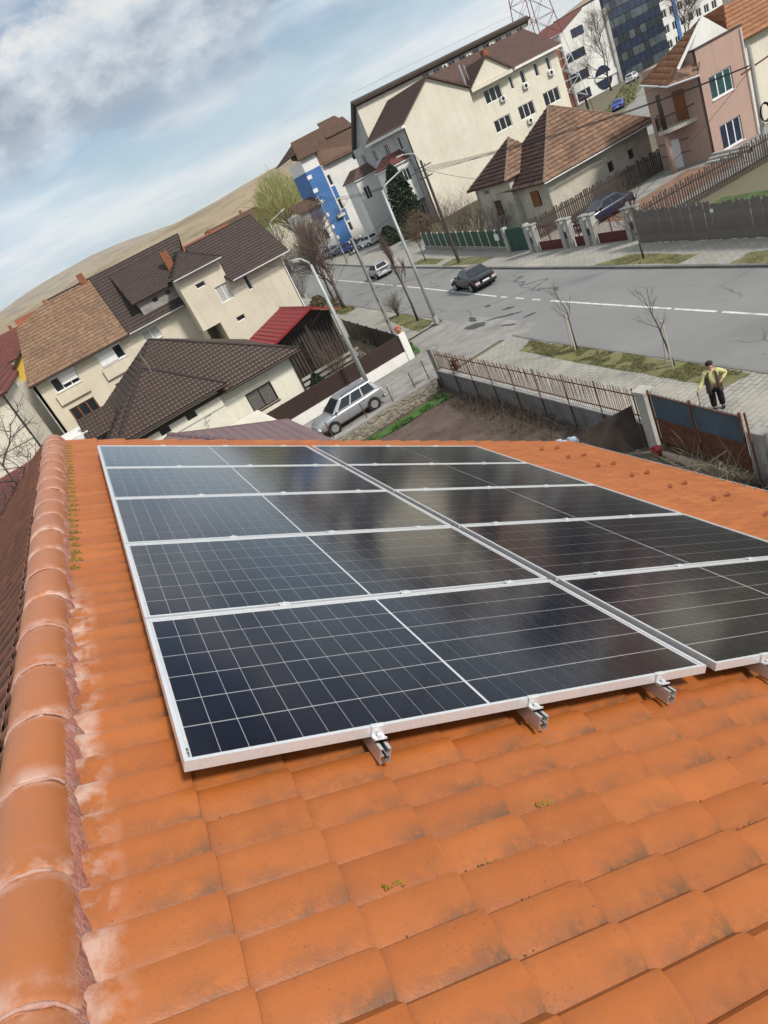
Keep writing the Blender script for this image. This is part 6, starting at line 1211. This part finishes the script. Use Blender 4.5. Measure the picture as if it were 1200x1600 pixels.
def bare_tree(label, base, h, r, seed, lv=4, kids=5, up=0.4, sp=0.5, trunk=0.35, m='twig', group='bare trees', name='bare_tree', lean=(0, 0)):
    t = thing(name, label, 'tree', base, group); rr = random.Random(seed); b0 = V(base); p1 = b0 + V((lean[0] * h * trunk, lean[1] * h * trunk, h * trunk))
    B().tube([b0 - V((0, 0, 0.1)), b0.lerp(p1, 0.5) + V((rr.gauss(0, r * .5), rr.gauss(0, r * .5), 0)), p1], [r * 1.3, r, r * 0.85], 7).build('trunk', 'bark', t, smooth=True); b = B()
    branch(b, p1, V((lean[0], lean[1], 1)).normalized(), h * (1 - trunk) * 0.75, r * 0.8, lv, rr, up, sp, kids, 5)
    for i in range(3): branch(b, b0.lerp(p1, 0.8 + 0.08 * i), V((rr.gauss(0, .7), rr.gauss(0, .7), 0.9)).normalized(), h * (1 - trunk) * 0.55, r * 0.5, lv - 1, rr, up, sp, kids)
    b.build('crown', m, t); return t
for (x, y, lab, ln, s) in ((17.75, 25.1, 'young staked sapling nearer the driveway on the grass verge', (0.05, 0.0), 3), (17.2, 19.05, 'young staked sapling with bent top nearer the woman', (-0.06, 0.12), 4)):
    t = bare_tree(lab, (x, y, 0.09), 2.9, 0.028, s, 3, 4, 0.5, 0.40, 0.60, 'twig', 'staked saplings', 'sapling', ln)
    for k, (dx, dy) in enumerate(((0.12, 0.52), (-0.08, 0.02))): B().tube([(x + dx, y + dy, 0.05), (x + dx * 0.3 + .02, y + dy * 0.25 + 0.05, 1.85)], 0.028, 6).build('stake', 'stake', t)
    B().tube([(x + 0.06, y + 0.17, 1.68), (x - 0.04, y + 0.02, 1.7)], 0.02, 5).build('tie', 'stake', t)
bare_tree('thin bare tree on the dry grass before the plank fence', (27.5, 30.7, 0.1), 3.6, 0.05, 5, 4, 4, 0.35, 0.42, 0.38)
bare_tree('bare tree with upright reddish twigs on the verge by the tall lamp', (19.95, 44.6, 0.08), 5.0, 0.075, 6, 3, 7, 1.6, 0.35, 0.52, 'twig_red')
bare_tree('big bare street tree just past the red shed', (21.8, 63, 0.08), 7.0, 0.15, 7, 4, 6, 0.5, 0.5, 0.35, 'twig_red'); bare_tree('second big bare street tree further along the verge', (23.4, 69.5, 0.08), 7.0, 0.13, 8, 4, 6, 0.5, 0.5, 0.35, 'twig_red'); bare_tree('bare tree half hidden by the dark gable', (22.6, 80, 0.08), 7.5, 0.14, 9, 4, 6, 0.4, 0.5, 0.3, 'twig')
bare_tree('small bare tree on the far pavement before the shrubs', (31.6, 63.4, 0.1), 3.2, 0.05, 10, 3, 5, 0.5, 0.45, 0.45); bare_tree('bare garden tree in front of the cream house', (-6.0, 34.6, 0), 7.6, 0.12, 11, 4, 5, 0.15, 0.58, 0.45, 'twig'); bare_tree('bare tree between the old house and the pink house', (51, 49.5, 0), 5.0, 0.08, 13, 4, 4, 0.2, 0.55, 0.3)
bare_tree('bare tree in front of the glass office', (122, 133, 0), 13, 0.2, 14, 4, 6, 0.4, 0.5, 0.25); bare_tree('bare tree before the white panel block', (140, 128, 0), 11, 0.2, 15, 4, 6, 0.3, 0.5, 0.25); bare_tree('bare tree near the annex of the blue building', (37.5, 104, 0), 7, 0.12, 16, 4, 6, 0.3, 0.5, 0.3, 'twig_red'); bare_tree('bare roadside tree in front of the pale annex', (34.5, 100, 0), 6, 0.12, 17, 4, 6, 0.3, 0.5, 0.3, 'twig_red')
def twiggy(label, base, h, rad_, n, m, seed, up=0.9, name='bare_shrub'):
    t = thing(name, label, 'shrub', base, 'bare shrubs'); rr = random.Random(seed); b = B(); b0 = V(base)
    for i in range(n):
        a = rr.uniform(0, 6.28); branch(b, b0 + V((math.cos(a), math.sin(a), 0)) * rad_ * 0.25 * rr.random(), V((math.cos(a) * rr.random() * .8, math.sin(a) * rr.random() * .8, up)).normalized(), h * rr.uniform(.5, .9), 0.018, 2, rr, 0.3, 0.5, 4, 3)
    b.build('stems', m, t); return t
for i, (x, y, h, r_, n, lab) in enumerate(((35.4, 55.5, 3.0, 1.6, 34, 'tall bare shrub beside the old house behind the green fence'), (36.2, 60.5, 3.6, 1.8, 40, 'bare shrub behind the middle of the green fence'), (37.4, 65.5, 3.8, 1.8, 40, 'bare brown shrub under the cream gable'), (38.8, 71.5, 3.6, 1.8, 40, 'bare shrub at the far end of the green fence'), (38.5, 77, 3.2, 1.6, 36, 'reddish bare shrub before the white bay'))): twiggy(lab, (x, y, 0), h, r_, n, 'twig' if i != 4 else 'hedge_brown', 30 + i)
twiggy('pale upright shrub beside the verge kerb', (20.5, 48.8, 0.08), 1.7, 0.3, 26, 'dry_stem', 41, 1.6); twiggy('bare shrub on the lawn inside the panel fence', (13.4, 39.6, 0), 1.9, 0.6, 30, 'dry_stem', 42, 1.0); twiggy('reddish bare shrub in front of the red roofed shed', (12.4, 42.2, 0), 2.2, 0.8, 30, 'twig_red', 43, 1.0); twiggy('low bare bush by the far verge', (22.4, 66, 0.08), 1.3, 0.8, 26, 'dry_stem', 44, 0.9); twiggy('bushy bare hedge left of the road', (25.0, 84, 0), 3.2, 1.6, 40, 'hedge_brown', 45); twiggy('brown hedge under the willow', (37, 112, 0), 5, 2.5, 60, 'hedge_brown', 46); twiggy('brown thicket behind the dark gable roof', (34.5, 118, 0), 6, 3, 70, 'hedge_brown', 47)
def leafy(label, base, prof_, n, size, m, seed, trunk=True, name='evergreen', cat='tree', droop=0):
    t = thing(name, label, cat, base); rr = random.Random(seed); b0 = V(base); H_ = prof_[-1][0]; b = B()
    if trunk: B().tube([b0, b0 + V((0, 0, H_ * 0.7))], [0.2, 0.06], 6).build('trunk', 'bark', t)
    zs = [p[0] for p in prof_]; rs = [p[1] for p in prof_]
    for i in range(n):
        z = rr.uniform(zs[0], H_); R_ = float(np.interp(z, zs, rs)); a = rr.uniform(0, 6.28); k = 1 + 0.25 * fbm(a * 1.5, z * 0.7, seed); q = R_ * k * math.sqrt(rr.uniform(0.25, 1)); p = b0 + V((q * math.cos(a), q * math.sin(a), z))
        u = V((rr.gauss(0, 1), rr.gauss(0, 1), rr.gauss(0, 1))).normalized(); w = u.cross(V((rr.gauss(0, 1), rr.gauss(0, 1), rr.gauss(0, 1)))).normalized(); s = size * rr.uniform(.6, 1.4)
        b.add([p - u * s, p + w * s * .5, p + u * s, p - w * s * .5], [(0, 1, 2, 3)])
    b.build('crown', m, t); return t
leafy('dark ivy clad evergreen in front of the white bay', (42.3, 84.5, 0), [(0, 1.4), (3, 1.7), (6.0, 1.4), (7.8, 0.8), (8.6, 0.2)], 4600, 0.22, 'leaf_dark', 50); leafy('round brown-green bush by the driveway steps', (39.6, 86.5, 0), [(0, 1.2), (1.2, 1.6), (2.4, 0.4)], 1500, 0.14, 'leaf_dark', 51, False, 'bush', 'shrub'); leafy('brown leaved bush behind the green fence end', (40.5, 79.5, 0), [(0, 1.4), (1.5, 1.7), (3.2, 0.4)], 1800, 0.15, 'hedge_brown', 52, False, 'bush', 'shrub'); leafy('small dark conifer on the lawn', (10.5, 40.9, 0), [(0, 0.7), (0.8, 0.55), (1.5, 0.08)], 1300, 0.09, 'leaf_dark', 53, True, 'conifer', 'shrub')
leafy('low green bushes at the foot of the street trees', (22.2, 71, 0.08), [(0, 1.1), (0.6, 1.0), (1.2, 0.3)], 900, 0.12, 'hedge_brown', 54, False, 'bush', 'shrub')
t = thing('willow_tree', 'tall yellow-green willow with hanging shoots behind the dark roofs', 'tree', (44.5, 136, 0)); rr = random.Random(60); wb_ = B(); B().tube([(44.5, 136, 0), (44.8, 136, 4), (44.6, 136, 9)], [0.6, 0.45, 0.25], 8).build('trunk', 'bark', t)
for i in range(26):
    a = rr.uniform(0, 6.28); e = rr.uniform(0.5, 1.4); pts = [V((44.6, 136, rr.uniform(4, 8)))]; d = V((math.cos(a) * math.cos(e), math.sin(a) * math.cos(e), math.sin(e)))
    for k in range(5): pts.append(pts[-1] + d * 1.7 * rr.uniform(.8, 1.2)); d = (d + V((rr.gauss(0, .15), rr.gauss(0, .15), -0.05))).normalized()
    wb_.tube(pts, [.13, .1, .08, .06, .04, .02], 4, False)
wb_.build('limbs', 'twig', t); wb_ = B()
for i in range(3600):
    a = rr.uniform(0, 6.28); q = 6.0 * math.sqrt(rr.random()); top = 15.8 - 0.16 * q * q + rr.gauss(0, .5); p = V((44.6 + q * math.cos(a), 136 + q * math.sin(a), top - rr.random() ** 1.5 * 6.5)); ln = rr.uniform(0.8, 2.0); sx = rr.gauss(0, .12); w = 0.03
    wb_.add([p + V((-w, 0, 0)), p + V((w, 0, 0)), p + V((sx, rr.gauss(0, .15), -ln))], [(0, 1, 2)])
wb_.build('crown', 'willow', t)

# ------------------------------------------------------------------ the woman with the cane
def skin(name, pts, edges, m, parent, lv=2):
    bm = bmesh.new(); ly = bm.verts.layers.skin.verify(); vs = []
    for i, (p, r) in enumerate(pts):
        v = bm.verts.new(p); v[ly].radius = (r, r) if not isinstance(r, tuple) else r; v[ly].use_root = (i == 0); vs.append(v)
    for a, c in edges: bm.edges.new((vs[a], vs[c]))
    me = bpy.data.meshes.new(name); bm.to_mesh(me); bm.free(); me.materials.append(MATS[m]); o = bpy.data.objects.new(name, me); C.objects.link(o); o.parent = parent
    sk = o.modifiers.new('skin', 'SKIN'); sk.use_smooth_shade = True; sb = o.modifiers.new('sub', 'SUBSURF'); sb.levels = lv; sb.render_levels = lv; return o
mat('skin', (0.52, 0.30, 0.21), 0.6, 0.06, 8); mat('yellow_knit', (0.56, 0.52, 0.24), 0.9, 0.08, 20, 0.3, 200); mat('brown_vest', (0.085, 0.062, 0.05), 0.9, 0.35, 18, 0.5, 90); mat('black_cloth', (0.010, 0.010, 0.012), 0.85, 0.2, 6); mat('hair_dark', (0.018, 0.013, 0.011), 0.7, 0.3, 20)
t = thing('person', 'woman in yellow top and brown vest leaning on a cane on the pavement', 'person', (15.05, 15.3, 0.085), world=False, rz=rad(-42))
SHR, ELR, WRR = (-0.19, 0.0, 1.27), (-0.30, -0.06, 1.03), (-0.45, -0.20, 0.86); SHL, ELL, WRL = (0.19, 0.0, 1.27), (0.41, 0.10, 1.08), (0.24, -0.06, 0.95)
pts = [((0, 0, 0.86), 0.14), ((0, 0.01, 1.05), 0.135), ((0, 0.01, 1.24), 0.13), ((0, 0, 1.34), 0.055), ((0, -0.01, 1.40), 0.06), ((0, -0.015, 1.47), 0.085), ((0, -0.005, 1.55), 0.075), (SHR, 0.06), (ELR, 0.045), (WRR, 0.03), (SHL, 0.06), (ELL, 0.045), (WRL, 0.03), ((-0.09, 0, 0.80), 0.09), ((-0.10, -0.01, 0.45), 0.06), ((-0.10, 0.02, 0.10), 0.04), ((-0.11, -0.10, 0.04), 0.035), ((0.09, 0, 0.80), 0.09), ((0.11, -0.01, 0.45), 0.06), ((0.12, 0.02, 0.10), 0.04), ((0.13, -0.10, 0.04), 0.035)]
ed = [(0, 1), (1, 2), (2, 3), (3, 4), (4, 5), (5, 6), (2, 7), (7, 8), (8, 9), (2, 10), (10, 11), (11, 12), (0, 13), (13, 14), (14, 15), (15, 16), (0, 17), (17, 18), (18, 19), (19, 20)]
def hand(pts, ed, wi, w, d, side):
    w, d = V(w), V(d).normalized(); up = V((0, 0, 1)); a = d.cross(up).normalized(); pal = w + d * 0.05; pts.append((tuple(pal), 0.03)); pi = len(pts) - 1; ed.append((wi, pi))
    for k in range(4):
        f = (k - 1.5) * 0.018; p1 = pal + a * f + d * 0.045; p2 = p1 + d * (0.028 - abs(f) * .3) - up * 0.02; p3 = p2 - up * 0.022 - d * 0.006
        for q, r in ((p1, 0.010), (p2, 0.009), (p3, 0.008)): pts.append((tuple(q), r)); ed.append((pi if q is p1 else len(pts) - 2, len(pts) - 1))
    th = pal + a * 0.035 * side + d * 0.01; pts.append((tuple(th), 0.011)); ed.append((pi, len(pts) - 1)); pts.append((tuple(th + d * 0.03 - up * 0.012), 0.009)); ed.append((len(pts) - 2, len(pts) - 1))
hand(pts, ed, 9, WRR, (-0.15, -0.25, -0.2), 1); hand(pts, ed, 12, WRL, (-0.3, -0.25, -0.1), -1)
body = skin('body', pts, ed, 'skin', t)
b = B(); b.ball((0, -0.105, 1.475), (0.014, 0.022, 0.022), 8, 6)
for s in (-1, 1): b.ball((s * 0.088, 0, 1.47), (0.014, 0.022, 0.034), 8, 6)
b.build('face_features', 'skin', t, smooth=True); b = B()
for s in (-1, 1): b.ball((s * 0.033, -0.086, 1.497), (0.011, 0.008, 0.007), 8, 6)
b.build('eyes', 'hair_dark', t); mat('lip', (0.36, 0.10, 0.09), 0.6); B().ball((0, -0.09, 1.432), (0.026, 0.012, 0.008), 8, 5).build('mouth', 'lip', t)
b = B(); b.ball((0, 0.025, 1.535), (0.115, 0.115, 0.085), 14, 8); b.ball((0, 0.05, 1.48), (0.102, 0.085, 0.09), 14, 8); b.build('hair', 'hair_dark', t, smooth=True)
skin('shirt', [((0, 0, 0.84), 0.175), ((0, 0, 1.02), 0.165), ((0, 0, 1.2), 0.155), ((0, 0, 1.31), 0.085), (SHR, 0.08), (ELR, 0.062), (V(ELR).lerp(V(WRR), 0.93), 0.046), (SHL, 0.08), (ELL, 0.065), (V(ELL).lerp(V(WRL), 0.93), 0.048)], [(0, 1), (1, 2), (2, 3), (2, 4), (4, 5), (5, 6), (2, 7), (7, 8), (8, 9)], 'yellow_knit', t)
b = B(); rows_ = [(0.60, 0.245, 0.21), (0.78, 0.235, 0.20), (0.95, 0.222, 0.19), (1.1, 0.215, 0.18), (1.24, 0.20, 0.165), (1.315, 0.13, 0.12)]; n = 18
for (z, rx, ry) in rows_:
    for i in range(n + 1):
        a = rad(-62 + 304 * i / n) ; q = 1 + 0.03 * fbm(i * 0.9, z * 9); b.v.append((rx * q * math.sin(a + math.pi / 2 * 0 + rad(0)) if 0 else rx * q * math.cos(a), ry * q * math.sin(a), z))
for j in range(len(rows_) - 1):
    for i in range(n): b.f.append((j * (n + 1) + i, j * (n + 1) + i + 1, (j + 1) * (n + 1) + i + 1, (j + 1) * (n + 1) + i))
v_ = b.build('vest', 'brown_vest', t, smooth=True); so_ = v_.modifiers.new('solid', 'SOLIDIFY'); so_.thickness = 0.02
skin('trousers', [((0, 0, 0.86), 0.165), ((-0.10, 0, 0.74), 0.115), ((-0.11, -0.01, 0.42), 0.105), ((-0.11, 0.0, 0.07), 0.095), ((0.10, 0, 0.74), 0.115), ((0.12, -0.01, 0.42), 0.105), ((0.13, 0.0, 0.07), 0.095)], [(0, 1), (1, 2), (2, 3), (0, 4), (4, 5), (5, 6)], 'black_cloth', t)
for x in (-0.11, 0.13): B().ball((x, -0.07, 0.045), (0.05, 0.13, 0.045), 10, 6).build('shoe', 'hair_dark', t, smooth=True)
dz = V((15.05, 15.3, 0.085)); Rz = Matrix.Rotation(rad(-42), 3, 'Z'); gp_ = dz + Rz @ V((-0.50, -0.285, 0.80)); gd_ = dz + Rz @ V((-0.50, -0.33, 0.0))
b = B(); b.tube([gd_, gp_], 0.011, 6); b.tube([gp_, gp_ + Rz @ V((0.0, 0.06, 0.035)), gp_ + Rz @ V((0.03, 0.11, 0.03))], 0.013, 6); b.build('walking_cane', 'black_metal', None, label='thin black walking cane in the woman\'s hand', category='cane')

for o in list(bpy.data.objects):
    if '_w' in o: del o['_w']

# ------------------------------------------------------------------ air
hz = B().box(-4100, -600, -6.5, 4100, 4100, 175).build('haze', 'rubber', kind='stuff')
hm = bpy.data.materials.new('haze'); hm.use_nodes = True; ht = hm.node_tree
for q in list(ht.nodes):
    if q.type == 'BSDF_PRINCIPLED': ht.nodes.remove(q)
pv = ht.nodes.new('ShaderNodeVolumePrincipled'); pv.inputs['Color'].default_value = (0.90, 0.94, 0.98, 1); pv.inputs['Density'].default_value = 0.00013; pv.inputs['Anisotropy'].default_value = 0.2
ht.links.new(pv.outputs[0], ht.nodes['Material Output'].inputs['Volume']); hz.data.materials[0] = hm
hz['label'] = 'thin pale haze over the far hills'; hz['category'] = 'haze'
